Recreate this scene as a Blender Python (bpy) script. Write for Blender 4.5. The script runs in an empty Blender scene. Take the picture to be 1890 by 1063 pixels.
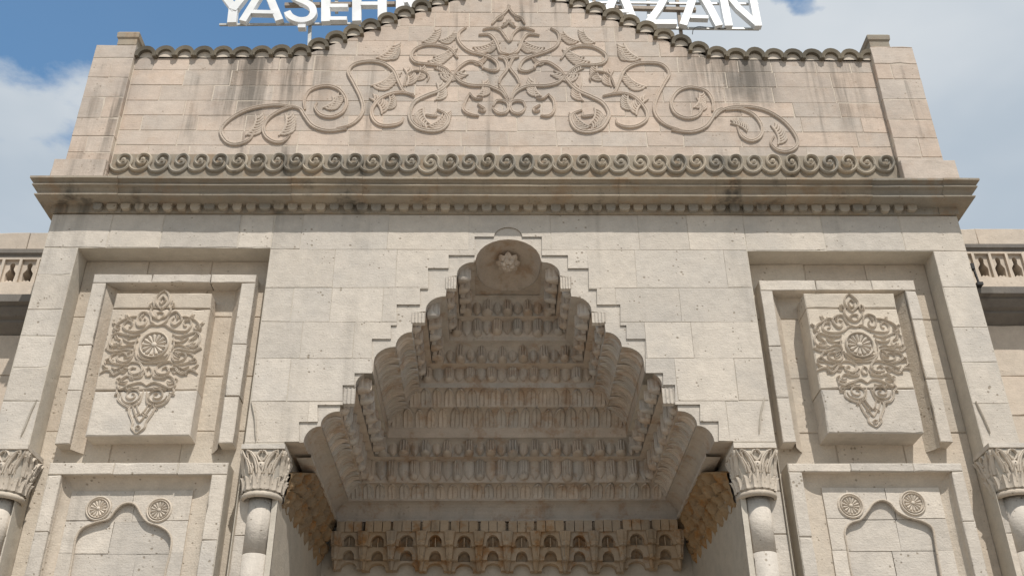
import bpy, math, random
from mathutils import Vector, Matrix
from mathutils import noise as mnoise
from mathutils.geometry import delaunay_2d_cdt
random.seed(7)
rnd = random.random
def ru(a, b): return a + (b - a) * rnd()
sc = bpy.context.scene
COL = sc.collection

# ------------------------------------------------------------------ camera
# one unit u = distance from the camera to the facade plane (8.8 m); facade front is Y = 0, up is Z
S = 8.8
EYE = 1.6
F_PX, W_PX, H_PX = 1900.0, 1890.0, 1063.0
PITCH, YAW, ROLL, CX = math.radians(30.83), math.radians(1.06), math.radians(-0.50), -0.0146
_cp, _sp = math.cos(PITCH), math.sin(PITCH)
FW = Vector((math.sin(YAW) * _cp, math.cos(YAW) * _cp, _sp))
R0 = Vector((math.cos(YAW), -math.sin(YAW), 0))
U0 = R0.cross(FW)
RT = R0 * math.cos(ROLL) + U0 * math.sin(ROLL)
UP = -R0 * math.sin(ROLL) + U0 * math.cos(ROLL)
cam_d = bpy.data.cameras.new('camera')
cam = bpy.data.objects.new('camera', cam_d)
COL.objects.link(cam)
cam.matrix_world = Matrix.Translation((CX * S, -S, EYE)) @ Matrix((RT, UP, -FW)).transposed().to_4x4()
cam_d.sensor_width = 36
cam_d.lens = 36 * F_PX / W_PX
cam_d.clip_end = 5000
sc.camera = cam

# ------------------------------------------------------------------ light
TO_SUN = Vector((0.32, -1.0, 1.50)).normalized()
SKY_STRENGTH = 0.15
sun_d = bpy.data.lights.new('sun', 'SUN')
sun_d.energy = 3.7
sun_d.angle = math.radians(0.5)
sun_d.color = (1.0, 0.95, 0.885)
sun = bpy.data.objects.new('sun', sun_d)
COL.objects.link(sun)
sun.rotation_euler = TO_SUN.to_track_quat('Z', 'Y').to_euler()
sun.location = (5, -30, 40)
sc.view_settings.view_transform = 'Standard'
sc.view_settings.look = 'None'
sc.view_settings.exposure = 0.08
sc.view_settings.gamma = 1
sc.view_settings.use_curve_mapping = False


def pix_dir(x, y):
    return FW + RT * ((x - W_PX / 2) / F_PX) - UP * ((y - H_PX / 2) / F_PX)


world = bpy.data.worlds.new('World')
sc.world = world
world.use_nodes = True
nt = world.node_tree
nt.nodes.clear()


class G:
    """tiny node-graph helper"""
    def __init__(s, tree): s.t = tree; s.n = tree.nodes; s.l = tree.links
    def add(s, t, **kw):
        n = s.n.new(t)
        for k, v in kw.items(): setattr(n, k, v)
        return n
    def put(s, sock, v):
        if isinstance(v, bpy.types.NodeSocket): s.l.new(v, sock)
        elif isinstance(v, tuple) and len(v) == 3 and sock.type == 'RGBA': sock.default_value = (*v, 1)
        else: sock.default_value = v
    def math(s, op, a, b=0.0, clamp=False):
        n = s.add('ShaderNodeMath', operation=op); n.use_clamp = clamp
        s.put(n.inputs[0], a); s.put(n.inputs[1], b); return n.outputs[0]
    def vmath(s, op, a, b=(0, 0, 0)):
        n = s.add('ShaderNodeVectorMath', operation=op)
        s.put(n.inputs[0], a)
        if op == 'SCALE': s.put(n.inputs['Scale'], b)
        else: s.put(n.inputs[1], b)
        return n.outputs['Value'] if op in ('LENGTH', 'DISTANCE', 'DOT_PRODUCT') else n.outputs[0]
    def noise(s, vec, scale, detail=3, rough=0.55):
        n = s.add('ShaderNodeTexNoise'); s.put(n.inputs['Vector'], vec)
        n.inputs['Scale'].default_value = scale; n.inputs['Detail'].default_value = detail
        n.inputs['Roughness'].default_value = rough
        return n.outputs[0]
    def ramp(s, v, lo, hi):
        n = s.add('ShaderNodeMapRange'); n.interpolation_type = 'SMOOTHSTEP'
        s.put(n.inputs[0], v); s.put(n.inputs[1], lo); s.put(n.inputs[2], hi); return n.outputs[0]
    def mix(s, f, a, b, blend='MIX'):
        n = s.add('ShaderNodeMix', data_type='RGBA', blend_type=blend)
        s.put(n.inputs[0], f); s.put(n.inputs[6], a); s.put(n.inputs[7], b); return n.outputs[2]


g = G(nt)
sky = g.add('ShaderNodeTexSky', sky_type='NISHITA')
sky.sun_disc = False
sky.sun_elevation = math.asin(TO_SUN.z)
sky.sun_rotation = math.atan2(TO_SUN.x, TO_SUN.y)
sky.altitude = 1050
sky.air_density = 1.0
sky.dust_density = 0.6
sky.ozone_density = 2.0
tc = g.add('ShaderNodeTexCoord')
dirv = tc.outputs['Generated']
sep = g.add('ShaderNodeSeparateXYZ'); g.put(sep.inputs[0], dirv)
zz = g.math('MAXIMUM', sep.outputs[2], 0.06)
px_ = g.math('DIVIDE', sep.outputs[0], zz)
py_ = g.math('DIVIDE', sep.outputs[1], zz)
cmb = g.add('ShaderNodeCombineXYZ'); g.put(cmb.inputs[0], px_); g.put(cmb.inputs[1], py_)
cl = cmb.outputs[0]
wn = g.add('ShaderNodeTexNoise'); g.put(wn.inputs['Vector'], cl); wn.inputs['Scale'].default_value = 5.0; wn.inputs['Detail'].default_value = 6
warp = g.vmath('ADD', cl, g.vmath('SCALE', g.vmath('SUBTRACT', wn.outputs[1], (0.5, 0.5, 0.5)), 0.42))
n1 = g.noise(cl, 2.3, 9, 0.60)
n2 = g.noise(cl, 0.55, 2, 0.5)


def plane_pt(x, y):
    d = pix_dir(x, y); return (d.x / d.z, d.y / d.z, 0)


def blob(x, y, r):
    return g.ramp(g.vmath('DISTANCE', warp, (plane_pt(x, y)[0], plane_pt(x, y)[1], 0)), r, r * 0.25)


b1 = blob(330, 60, 0.75)
b2 = blob(1490, 10, 0.13)
b3 = blob(20, 330, 0.55)
cov = g.math('ADD', n1, g.math('MULTIPLY', n2, 0.35))
cov = g.math('ADD', cov, g.math('ADD', 0.10, g.math('MULTIPLY', g.ramp(px_, -0.05, 0.22), 0.34)))
cov = g.math('SUBTRACT', cov, g.math('MULTIPLY', b1, 0.40))
cov = g.math('SUBTRACT', cov, g.math('MULTIPLY', b2, 0.55))
cov = g.math('ADD', cov, g.math('MULTIPLY', b3, 0.26))
mask = g.math('MAXIMUM', g.ramp(cov, 0.53, 0.72), 0.07)
shade = g.ramp(g.noise(cl, 1.1, 5, 0.5), 0.35, 0.68)
cloud = g.mix(shade, (3.0, 3.45, 3.9), (4.6, 4.8, 4.95))
skyc = g.mix(g.math('MULTIPLY', mask, 0.96), g.mix(1.0, sky.outputs[0], (0.86, 1.22, 1.24), 'MULTIPLY'), cloud)
bg = g.add('ShaderNodeBackground')
g.put(bg.inputs[0], skyc)
bg.inputs[1].default_value = SKY_STRENGTH
out = g.add('ShaderNodeOutputWorld')
nt.links.new(bg.outputs[0], out.inputs[0])

# ------------------------------------------------------------------ materials
def stone(name, base, alt, vary=0.5, streak=0.0, orange=0.0, grey=0.25, pits=0.5, bump=0.25, rough=0.9, tool=0.5, streak_top=None, runs=()):
    m = bpy.data.materials.new(name); m.use_nodes = True
    t = m.node_tree; t.nodes.clear(); g = G(t)
    geo = g.add('ShaderNodeNewGeometry'); P = geo.outputs['Position']
    oi = g.add('ShaderNodeObjectInfo'); r = oi.outputs['Random']
    off = g.add('ShaderNodeCombineXYZ')
    g.put(off.inputs[0], g.math('MULTIPLY', r, 37.0)); g.put(off.inputs[2], g.math('MULTIPLY', r, 11.0))
    Q = g.vmath('ADD', P, off.outputs[0])
    big = g.noise(Q, 1.7, 4, 0.6)
    mid = g.noise(Q, 9.0, 4, 0.62)
    fine = g.noise(Q, 60.0, 3, 0.6)
    tl = g.noise(g.vmath('MULTIPLY', Q, (7.0, 7.0, 75.0)), 1.0, 3, 0.6)
    fac = g.math('ADD', g.math('MULTIPLY', g.math('SUBTRACT', r, 0.5), vary * 1.6), g.math('MULTIPLY', g.ramp(big, 0.3, 0.7), 0.6))
    fac = g.math('ADD', fac, 0.2, True)
    c = g.mix(fac, base, alt)
    r2 = g.math('FRACT', g.math('MULTIPLY', r, 17.31))
    val = g.math('ADD', 0.92, g.math('MULTIPLY', r2, 0.16 * min(1, vary * 1.6)))
    val = g.math('MULTIPLY', val, g.math('ADD', 0.80, g.math('MULTIPLY', mid, 0.40)))
    val = g.math('MULTIPLY', val, g.math('ADD', 0.86, g.math('MULTIPLY', fine, 0.28)))
    val = g.math('MULTIPLY', val, g.math('ADD', 1 - 0.12 * tool, g.math('MULTIPLY', tl, 0.24 * tool)))
    cc = g.add('ShaderNodeCombineColor')
    for i in range(3): g.put(cc.inputs[i], val)
    c = g.mix(1.0, c, cc.outputs[0], 'MULTIPLY')
    gm = g.ramp(g.noise(P, 0.9, 6, 0.65), 0.48, 0.72)
    c = g.mix(g.math('MULTIPLY', gm, grey), c, (base[0] * 0.62, base[1] * 0.66, base[2] * 0.72))
    if orange:
        om = g.ramp(g.noise(P, 4.2, 6, 0.72), 0.49, 0.66)
        c = g.mix(g.math('MULTIPLY', om, orange), c, (0.30, 0.145, 0.045))
    if streak:
        sv = g.vmath('MULTIPLY', P, (3.6, 3.6, 0.22))
        sm = g.ramp(g.noise(sv, 1.0, 4, 0.65), 0.53, 0.70)
        sm = g.math('MULTIPLY', sm, g.ramp(g.noise(P, 0.8, 3, 0.6), 0.40, 0.62))
        if streak_top:
            sp = g.add('ShaderNodeSeparateXYZ'); g.put(sp.inputs[0], P)
            sm = g.math('MULTIPLY', sm, g.math('ADD', 0.12, g.ramp(g.math('ADD', sp.outputs[2], g.math('MULTIPLY', g.noise(P, 2, 3), 0.5)), streak_top[0], streak_top[1])))
        if runs:
            spx = g.add('ShaderNodeSeparateXYZ'); g.put(spx.inputs[0], P)
            fine_s = g.ramp(g.noise(g.vmath('MULTIPLY', P, (6.0, 6.0, 0.35)), 1.0, 4, 0.7), 0.36, 0.62)
            for xc, wd, z_hi, z_lo in runs:
                k = g.ramp(g.math('ABSOLUTE', g.math('SUBTRACT', spx.outputs[0], xc)), wd, wd * 0.2)
                k = g.math('MULTIPLY', k, g.ramp(g.math('ADD', spx.outputs[2], g.math('MULTIPLY', g.noise(P, 5.0, 3), 0.5)), z_lo, z_hi))
                sm = g.math('MAXIMUM', sm, g.math('MULTIPLY', k, fine_s))
        c = g.mix(g.math('MULTIPLY', sm, streak), c, (0.075, 0.070, 0.060))
    if pits:
        vn = g.add('ShaderNodeTexVoronoi', feature='F1'); g.put(vn.inputs['Vector'], Q); vn.inputs['Scale'].default_value = 19.0
        sz = g.math('MULTIPLY', g.ramp(g.noise(Q, 4.0, 2), 0.42, 0.72), 0.33)
        pm = g.ramp(g.math('ADD', vn.outputs['Distance'], g.math('MULTIPLY', g.math('SUBTRACT', g.noise(Q, 35.0, 3, 0.6), 0.5), 0.30)), sz, g.math('MULTIPLY', sz, 0.45))
        c = g.mix(g.math('MULTIPLY', pm, pits), c, (base[0] * 0.42, base[1] * 0.38, base[2] * 0.33))
    bs = g.add('ShaderNodeBsdfPrincipled')
    g.put(bs.inputs['Base Color'], c)
    bs.inputs['Roughness'].default_value = rough
    bs.inputs['Specular IOR Level'].default_value = 0.15
    bp = g.add('ShaderNodeBump'); bp.inputs['Strength'].default_value = bump; bp.inputs['Distance'].default_value = 0.02
    hgt = g.math('ADD', g.math('MULTIPLY', fine, 0.5), g.math('ADD', g.math('MULTIPLY', mid, 1.0), g.math('MULTIPLY', tl, 0.5 * tool)))
    if pits: hgt = g.math('SUBTRACT', hgt, g.math('MULTIPLY', pm, 0.5))
    g.put(bp.inputs['Height'], hgt)
    t.links.new(bp.outputs[0], bs.inputs['Normal'])
    o = g.add('ShaderNodeOutputMaterial'); t.links.new(bs.outputs[0], o.inputs[0])
    return m


def plain(name, col, rough=0.6, metal=0.0, nscale=12.0, namt=0.25):
    m = bpy.data.materials.new(name); m.use_nodes = True
    t = m.node_tree; t.nodes.clear(); g = G(t)
    geo = g.add('ShaderNodeNewGeometry')
    n = g.noise(geo.outputs['Position'], nscale, 5, 0.65)
    c = g.mix(g.ramp(n, 0.35, 0.7), tuple(x * (1 - namt) for x in col), col)
    bs = g.add('ShaderNodeBsdfPrincipled'); g.put(bs.inputs['Base Color'], c)
    bs.inputs['Roughness'].default_value = rough; bs.inputs['Metallic'].default_value = metal
    o = g.add('ShaderNodeOutputMaterial'); t.links.new(bs.outputs[0], o.inputs[0])
    return m


M_WALL = stone('cream_limestone', (0.585, 0.525, 0.45), (0.52, 0.475, 0.418), vary=0.75, grey=0.42, pits=0.75, streak=0.22, bump=0.45)
M_MORTAR = stone('lime_mortar', (0.52, 0.47, 0.40), (0.57, 0.52, 0.44), vary=0.2, grey=0.2, pits=0.2, tool=0.1)
M_PED = stone('tan_gable_stone', (0.545, 0.445, 0.365), (0.485, 0.425, 0.368), vary=0.75, grey=0.50, streak=0.72, pits=0.45, orange=0.12, streak_top=(7.9, 9.3), tool=0.8,
              runs=((-2.9, 0.55, 9.6, 8.9), (-2.35, 0.5, 9.9, 9.0), (2.35, 0.5, 9.8, 8.9), (2.75, 0.45, 9.8, 9.2), (3.85, 0.25, 9.8, 8.7)))
M_PEDMORT = stone('pale_gable_mortar', (0.64, 0.56, 0.47), (0.58, 0.51, 0.42), vary=0.2, grey=0.15, pits=0.1, tool=0.1)
M_VINE = stone('carved_tan_stone', (0.56, 0.46, 0.375), (0.505, 0.435, 0.365), vary=0.5, grey=0.35, streak=0.35, pits=0.25)
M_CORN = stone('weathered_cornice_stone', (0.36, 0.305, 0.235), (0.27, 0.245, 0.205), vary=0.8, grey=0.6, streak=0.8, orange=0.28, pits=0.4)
M_COPE = stone('lichen_dark_coping', (0.20, 0.17, 0.125), (0.13, 0.115, 0.09), vary=0.7, grey=0.5, streak=0.4, pits=0.5)
M_FRIEZE = stone('weathered_scroll_stone', (0.43, 0.37, 0.29), (0.29, 0.265, 0.225), vary=0.9, grey=0.5, streak=0.7, pits=0.5)
M_NICHE = stone('brown_niche_stone', (0.53, 0.45, 0.37), (0.49, 0.45, 0.40), vary=0.9, grey=0.35, orange=0.42, pits=0.3, streak=0.25)
M_STAL = stone('orange_stained_stone', (0.40, 0.30, 0.20), (0.40, 0.33, 0.255), vary=0.7, grey=0.25, orange=0.8, pits=0.4, streak=0.4)
M_STAL2 = stone('ochre_stained_stone', (0.33, 0.21, 0.10), (0.27, 0.20, 0.13), vary=0.7, grey=0.2, orange=0.9, pits=0.5, streak=0.4, bump=0.6)
M_JAMB = stone('jamb_stone', (0.50, 0.44, 0.36), (0.46, 0.42, 0.36), vary=0.4, grey=0.4, pits=0.4)
M_PANEL = stone('warm_panel_stone', (0.56, 0.495, 0.41), (0.53, 0.455, 0.37), vary=0.5, grey=0.35, pits=0.7, bump=0.45, streak=0.15)
M_CARVE = stone('carved_medallion_stone', (0.62, 0.545, 0.455), (0.58, 0.51, 0.425), vary=0.3, grey=0.12, pits=0.1, tool=0.2)
M_WING = stone('pink_wing_stone', (0.58, 0.49, 0.40), (0.54, 0.47, 0.39), vary=0.6, grey=0.3, pits=0.2)
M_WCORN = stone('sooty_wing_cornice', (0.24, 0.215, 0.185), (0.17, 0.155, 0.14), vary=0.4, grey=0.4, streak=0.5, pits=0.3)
M_PAVE = stone('pale_paving', (0.34, 0.297, 0.25), (0.31, 0.28, 0.245), vary=0.3, grey=0.2, pits=0.2)
M_WHITE = plain('white_painted_letter', (0.88, 0.89, 0.89), 0.45, 0, 3, 0.18)
M_STEEL = plain('rusty_sign_steel', (0.30, 0.25, 0.20), 0.7, 0.3)
M_GALV = plain('pale_sign_steel', (0.52, 0.52, 0.50), 0.5, 0.4)
M_BLACK = plain('black_metal', (0.035, 0.033, 0.032), 0.5, 0.4)
M_DARK = plain('dark_backing', (0.07, 0.06, 0.05), 0.9)

# ------------------------------------------------------------------ helpers
OFF = Vector((0, 0, EYE))


def U(x, y, Y=0.0):
    """the (X, Z) in u of the photo's pixel on the upright plane at depth Y"""
    d = pix_dir(x, y); t = (Y + 1.0) / d.y
    return (CX + t * d.x, t * d.z)


def thing(name, label, cat, base, group=None):
    o = bpy.data.objects.new(name, None); COL.objects.link(o)
    o.empty_display_size = 0.3
    o.location = Vector(base) * S + OFF
    o['label'] = label; o['category'] = cat; o['kind'] = 'thing'
    if group: o['group'] = group
    return o


def mk(name, v, f, mat, parent=None, smooth=False):
    me = bpy.data.meshes.new(name)
    me.from_pydata([tuple(c * S for c in p) for p in v], [], f)
    me.materials.append(mat)
    if smooth: me.polygons.foreach_set('use_smooth', [True] * len(me.polygons))
    me.update()
    return place(name, me, parent)


def world_loc(o):
    p = Vector(o.location)
    while o.parent: o = o.parent; p += Vector(o.location)
    return p


def place(name, me, parent=None, loc=(0, 0, 0), rz=0.0, kind=None):
    o = bpy.data.objects.new(name, me); COL.objects.link(o)
    w = Vector(loc) * S + OFF
    if parent is not None:
        o.parent = parent; w = w - world_loc(parent)
    o.location = w
    o.rotation_euler = (0, 0, rz)
    return o


def mesh(name, v, f, mat, smooth=False):
    me = bpy.data.meshes.new(name)
    me.from_pydata([tuple(c * S for c in p) for p in v], [], f)
    me.materials.append(mat)
    if smooth: me.polygons.foreach_set('use_smooth', [True] * len(me.polygons))
    me.update()
    return me


class MB:
    def __init__(s): s.v = []; s.f = []
    def add(s, v, f):
        b = len(s.v); s.v += [tuple(p) for p in v]; s.f += [tuple(i + b for i in q) for q in f]; return s
    def box(s, x0, x1, y0, y1, z0, z1):
        v = [(x, y, z) for z in (z0, z1) for y in (y0, y1) for x in (x0, x1)]
        return s.add(v, [(0, 1, 5, 4), (1, 3, 7, 5), (3, 2, 6, 7), (2, 0, 4, 6), (4, 5, 7, 6), (0, 2, 3, 1)])
    def loft(s, rings, closed=True, cap0=False, cap1=False):
        n = len(rings[0]); v = [p for r in rings for p in r]; f = []
        for i in range(len(rings) - 1):
            for j in range(n if closed else n - 1):
                k = (j + 1) % n
                f.append((i * n + j, i * n + k, (i + 1) * n + k, (i + 1) * n + j))
        if cap0: f.append(tuple(range(n - 1, -1, -1)))
        if cap1: f.append(tuple((len(rings) - 1) * n + j for j in range(n)))
        return s.add(v, f)
    def ribbon(s, pts, w, h, n=(0, -1, 0), prof=0, taper=True, t0=0.35, t1=0.35):
        """a carved band along pts, lying on a surface with normal n"""
        P = PROFILES[prof]; n = Vector(n); rings = []
        pts = [Vector(p) for p in pts]; m = len(pts)
        L = [0.0]
        for i in range(1, m): L.append(L[-1] + (pts[i] - pts[i - 1]).length)
        tot = max(L[-1], 1e-6)
        for i, p in enumerate(pts):
            t = (pts[min(i + 1, m - 1)] - pts[max(i - 1, 0)]).normalized()
            side = t.cross(n).normalized()
            k = 1.0
            if taper:
                a = L[i] / tot
                k = min(1, t0 + (1 - t0) * a / 0.15, t1 + (1 - t1) * (1 - a) / 0.15)
            rings.append([p + side * (q[0] * w * k) + n * (q[1] * h * (0.6 + 0.4 * k)) for q in P])
        s.loft(rings, closed=False)
        q = len(P); b = len(s.v) - q * m
        s.f.append(tuple(b + j for j in range(q))); s.f.append(tuple(b + (m - 1) * q + j for j in range(q - 1, -1, -1)))
        return s
    def build(s, name, mat, parent=None, smooth=False): return mk(name, s.v, s.f, mat, parent, smooth)
    def mesh(s, name, mat, smooth=False): return mesh(name, s.v, s.f, mat, smooth)


PROFILES = [
    [(-.5, -.3), (-.44, .75), (-.26, 1), (0, .55), (.26, 1), (.44, .75), (.5, -.3)],
    [(-.5, -.3), (-.38, .65), (0, 1), (.38, .65), (.5, -.3)],
    [(-.5, -.3), (-.46, 1), (.46, 1), (.5, -.3)],
]


def smooth_pts(pts, n=5, closed=False):
    """Catmull-Rom through pts"""
    P = [Vector(p) for p in pts]; out = []; m = len(P)
    rng = range(m) if closed else range(m - 1)
    for i in rng:
        p0 = P[(i - 1) % m] if closed or i > 0 else P[0] * 2 - P[1]
        p1, p2 = P[i], P[(i + 1) % m]
        p3 = P[(i + 2) % m] if closed or i + 2 < m else P[-1] * 2 - P[-2]
        for k in range(n):
            t = k / n
            out.append(0.5 * ((2 * p1) + (p2 - p0) * t + (2 * p0 - 5 * p1 + 4 * p2 - p3) * t * t + (3 * p1 - p0 - 3 * p2 + p3) * t ** 3))
    out.append(P[0].copy() if closed else P[-1])
    return out


def px_curve(pts, Y, n=5):
    q = []
    for x, y in pts:
        X, Z = U(x, y, Y); q.append((X, Y, Z))
    return smooth_pts(q, n)


def mirror(pts, x0=0.0): return [Vector((2 * x0 - p[0], p[1], p[2])) for p in pts]


def clip(poly, holes=(), within=None):
    """2D polygon minus holes (and inside `within`) as vertices and triangles"""
    polys = [poly] + list(holes) + ([within] if within else [])
    polys = [p if sum(a[0] * b[1] - b[0] * a[1] for a, b in zip(p, list(p[1:]) + [p[0]])) > 0 else list(reversed(p)) for p in polys]
    vs, fs = [], []
    for p in polys:
        b = len(vs); vs += [Vector(q) for q in p]; fs.append(list(range(b, b + len(p))))
    ov, oe, of, _, _, orf = delaunay_2d_cdt(vs, [], fs, 1, 1e-7)
    nh = len(holes); wi = 1 + nh if within else None
    keep = []
    for f, o in zip(of, orf):
        if 0 in o and not any(1 + k in o for k in range(nh)) and (wi is None or wi in o): keep.append(f)
    return ov, keep


def slab(mb, poly, y0, y1, holes=(), within=None):
    """the clipped polygon as a solid whose front is at y0"""
    ov, fs = clip(poly, holes, within)
    if not fs: return False
    used = {}
    for f in fs:
        for i in f: used.setdefault(i, len(used))
    inv = sorted(used, key=used.get)
    n = len(inv)
    v = [(ov[i][0], y0, ov[i][1]) for i in inv] + [(ov[i][0], y1, ov[i][1]) for i in inv]
    F = []; edges = {}
    for f in fs:
        q = [used[i] for i in f]; F.append(tuple(q))
        for a, b in zip(q, q[1:] + q[:1]): edges[(a, b)] = 1
    for a, b in list(edges):
        if (b, a) not in edges: F.append((b, a, a + n, b + n))
    mb.add(v, F); return True


def rect(x0, x1, z0, z1): return [(x0, z0), (x1, z0), (x1, z1), (x0, z1)]


def ashlar(name, quad, y0, depth, mat, parent, gap=0.0003, jit=0.0004, holes=(), within=None, cham=0.0005, yj=0.00018, worn=0.0003):
    """one stone: quad is four (X, Z) corners, anticlockwise from lower left"""
    cx = sum(p[0] for p in quad) / 4; cz = sum(p[1] for p in quad) / 4
    q = []
    for x, z in quad:
        q.append((x - math.copysign(gap, x - cx) + ru(-jit, jit), z - math.copysign(gap, z - cz) + ru(-jit, jit)))
    y = y0 + ru(-yj, yj)
    if holes or within:
        mb = MB()
        if not slab(mb, q, y, y0 + depth, holes, within): return None
        return mb.build(name, mat, parent)
    out = []; inn = []
    for i in range(4):
        (xa, za), (xb, zb) = q[i], q[(i + 1) % 4]
        L = math.hypot(xb - xa, zb - za); n = max(1, min(9, int(L / .011)))
        ux, uz = (xb - xa) / L, (zb - za) / L
        for k in range(n):
            t = (k + (ru(-.25, .25) if k else 0)) / n
            d = ru(0, worn) if k else ru(0, worn * .6)
            c = cham * ru(.7, 1.5)
            if rnd() < .05: d += ru(.0003, .0011); c += ru(.0003, .0012)
            px, pz = xa + (xb - xa) * t, za + (zb - za) * t
            if k == 0:
                sx, sz = -math.copysign(1, px - cx), -math.copysign(1, pz - cz)
                out.append((px + sx * d, pz + sz * d)); inn.append((px + sx * (d + c), pz + sz * (d + c)))
            else:
                out.append((px - uz * d, pz + ux * d)); inn.append((px - uz * (d + c), pz + ux * (d + c)))
    n = len(out)
    v = [(x, y0 + depth, z) for x, z in out] + [(x, y + cham, z) for x, z in out] + [(x, y + ru(-.0002, .0002), z) for x, z in inn]
    f = [tuple(range(2 * n, 3 * n))]
    for i in range(n):
        j = (i + 1) % n
        f += [(i, j, n + j, n + i), (n + i, n + j, 2 * n + j, 2 * n + i)]
    return mk(name, v, f, mat, parent)


def poly_bounds(p):
    return min(a for a, b in p), max(a for a, b in p), min(b for a, b in p), max(b for a, b in p)


def courses(parent, name, x0, x1, zs, wmin, wmax, y0, depth, mat, holes=(), within=None, first=None, **kw):
    hb = [poly_bounds(h) for h in holes]
    for ci in range(len(zs) - 1):
        a, b = zs[ci], zs[ci + 1]
        xs = [x0]
        x = x0 + (ru(wmin, wmax) * (0.5 if ci % 2 else 1.0))
        while x < x1 - wmin * 0.55:
            xs.append(x); x += ru(wmin, wmax)
        xs.append(x1)
        for c, d in zip(xs, xs[1:]):
            hs = [h for h, (p, q, r, s) in zip(holes, hb) if c < q and d > p and a < s and b > r]
            for e, f in (((c, 0), (0, d)) if hs and c < 0 < d and d - c > .1 else ((c, d),)):
                ashlar(name, rect(e, f, a, b), y0, depth, mat, parent, holes=hs, within=within, **kw)


def tube(mb, pts, r, n=8):
    pts = [Vector(p) for p in pts]; rings = []
    for i, p in enumerate(pts):
        t = (pts[min(i + 1, len(pts) - 1)] - pts[max(i - 1, 0)]).normalized()
        a = t.cross(Vector((0, 1, 0.01))).normalized(); b = t.cross(a)
        rings.append([p + a * (r * math.cos(2 * math.pi * k / n)) + b * (r * math.sin(2 * math.pi * k / n)) for k in range(n)])
    mb.loft(rings, True, True, True)


ZG = -EYE / S                      # ground level in u
# ------------------------------------------------------------------ setting: ground
gnd = MB().add([(-60, -60, ZG), (60, -60, ZG), (60, 60, ZG), (-60, 60, ZG)], [(0, 1, 2, 3)]).build('ground', M_PAVE)
gnd['kind'] = 'structure'

# ------------------------------------------------------------------ key dimensions in u
XF = (U(1773, 418)[0] - U(93, 418)[0]) / 2                         # half width of the portal front
Z_TOP = U(940, 397)[1]             # wall top under the cornice
Z_PAN = U(940, 461)[1]             # head of the panel recesses
CEN = 940
# niche profile: half width X, height z
def fx(off, y):
    return (U(CEN + off, y)[0] - U(CEN, y)[0], U(CEN, y)[1])


PROF = []
for kd_, a_, b_ in (('soffit', (412, 814), (379, 814)), ('cove', (379, 814), (347, 784)), ('leaf', (347, 781), (315, 757)), ('petal', (312, 757), (283, 712)),
                    ('petalc', (283, 709), (251, 684)), ('riser', (251, 684), (249, 665)), ('leaf', (249, 665), (209, 638)), ('leaf', (209, 638), (179, 611)),
                    ('riser', (179, 611), (178, 602)), ('petal', (178, 602), (153, 573)), ('petalc', (153, 570), (116, 545)), ('riser', (116, 545), (115, 538)),
                    ('petal', (115, 538), (95, 507)), ('petalc', (95, 504), (63, 482))):
    PROF.append((kd_, *fx(*a_), *fx(*b_)))
DEEP = 0.038                       # back of each row stands this much deeper than its half width


def seg_pts(kind, x0, z0, x1, z1):
    if kind in ('soffit',): return [(x0, z0), (x1, z1)]
    if kind == 'riser': return [(x0, z0), (x1, z1)]
    if kind == 'petal':
        return [(x0, z0), (x0, z1 - .002), (x1, z1)]
    n = 6
    return [(x0 - (x0 - x1) * (1 - math.cos(math.pi / 2 * i / n)), z0 + (z1 - z0) * math.sin(math.pi / 2 * i / n)) for i in range(n + 1)]


arch_half = []
for s_ in PROF:
    for p in seg_pts(*s_):
        if not arch_half or (abs(p[0] - arch_half[-1][0]) + abs(p[1] - arch_half[-1][1])) > 1e-5: arch_half.append(p)
R_DOME = fx(60, 480)[0]
Z_CEIL = U(CEN, 480)[1]
Z_DOME = U(CEN, 441)[1] - Z_CEIL
arch_half.append((R_DOME + .0005, Z_CEIL))
dome_arc = [(R_DOME * math.cos(a), Z_CEIL + Z_DOME * math.sin(a)) for a in [math.pi * i / 20 for i in range(1, 20)]]
XJ = PROF[0][1]
arch_poly = [(XJ, ZG - .01)] + arch_half + dome_arc + [(-x, z) for x, z in reversed(arch_half)] + [(-XJ, ZG - .01)]
_st = [(62, 437), (62, 471), (110, 471), (110, 495), (148, 495), (148, 533), (163, 533), (163, 562), (206, 562), (206, 600), (217, 600),
       (217, 625), (252, 625), (252, 688), (284, 688), (284, 710), (306, 710), (306, 746), (352, 746), (352, 777), (386, 777), (386, 813)]
step_half = [U(CEN + a, b) for a, b in _st]
step_half = [(x - U(CEN, b)[0], z) for (x, z), (a, b) in zip(step_half, _st)]
zs0 = step_half[0][1]
cap_r = .0165
cap_arc = [(cap_r * math.cos(a), zs0 + .0135 * math.sin(a)) for a in [math.pi * i / 12 for i in range(13)]]
step_half.append((XJ + .0005, arch_half[0][1]))
step_poly = [(XJ + .0005, ZG - .01)] + list(reversed(step_half)) + cap_arc + [(-x, z) for x, z in step_half] + [(-XJ - .0005, ZG - .01)]

# recess rectangles, from the photo's corners on the front plane
RL0, RL1 = U(144, 457.5)[0], U(499.5, 457.5)[0]
RR0, RR1 = U(1379.4, 463.3)[0], U(1722.4, 463.3)[0]
ZRL, ZRR = U(320, 457.5)[1], U(1550, 463.3)[1]
REC_L = rect(RL0, RL1, ZG - .01, ZRL)
REC_R = rect(RR0, RR1, ZG - .01, ZRR)
# notches that hold the four columns
COLUMNS = [(-10, 20), (485, 40), (1393, 40), (1860, 20)]
Z_ABA = U(485, 829)[1]


def notch(a, b): return rect(a, b, ZG - .01, Z_ABA)


CW = .0220                         # half width of a capital
CXS = [U(12, 829, -.013)[0], U(486, 829, -.013)[0], U(1392.5, 821, -.013)[0], U(1861, 815, -.013)[0]]
NOTCH = [notch(-XF - .02, RL0 - .0005), notch(RL1 + .0005, -XJ - .006), notch(XJ + .006, RR0 - .0005), notch(RR1 + .0005, XF + .02)]

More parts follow.
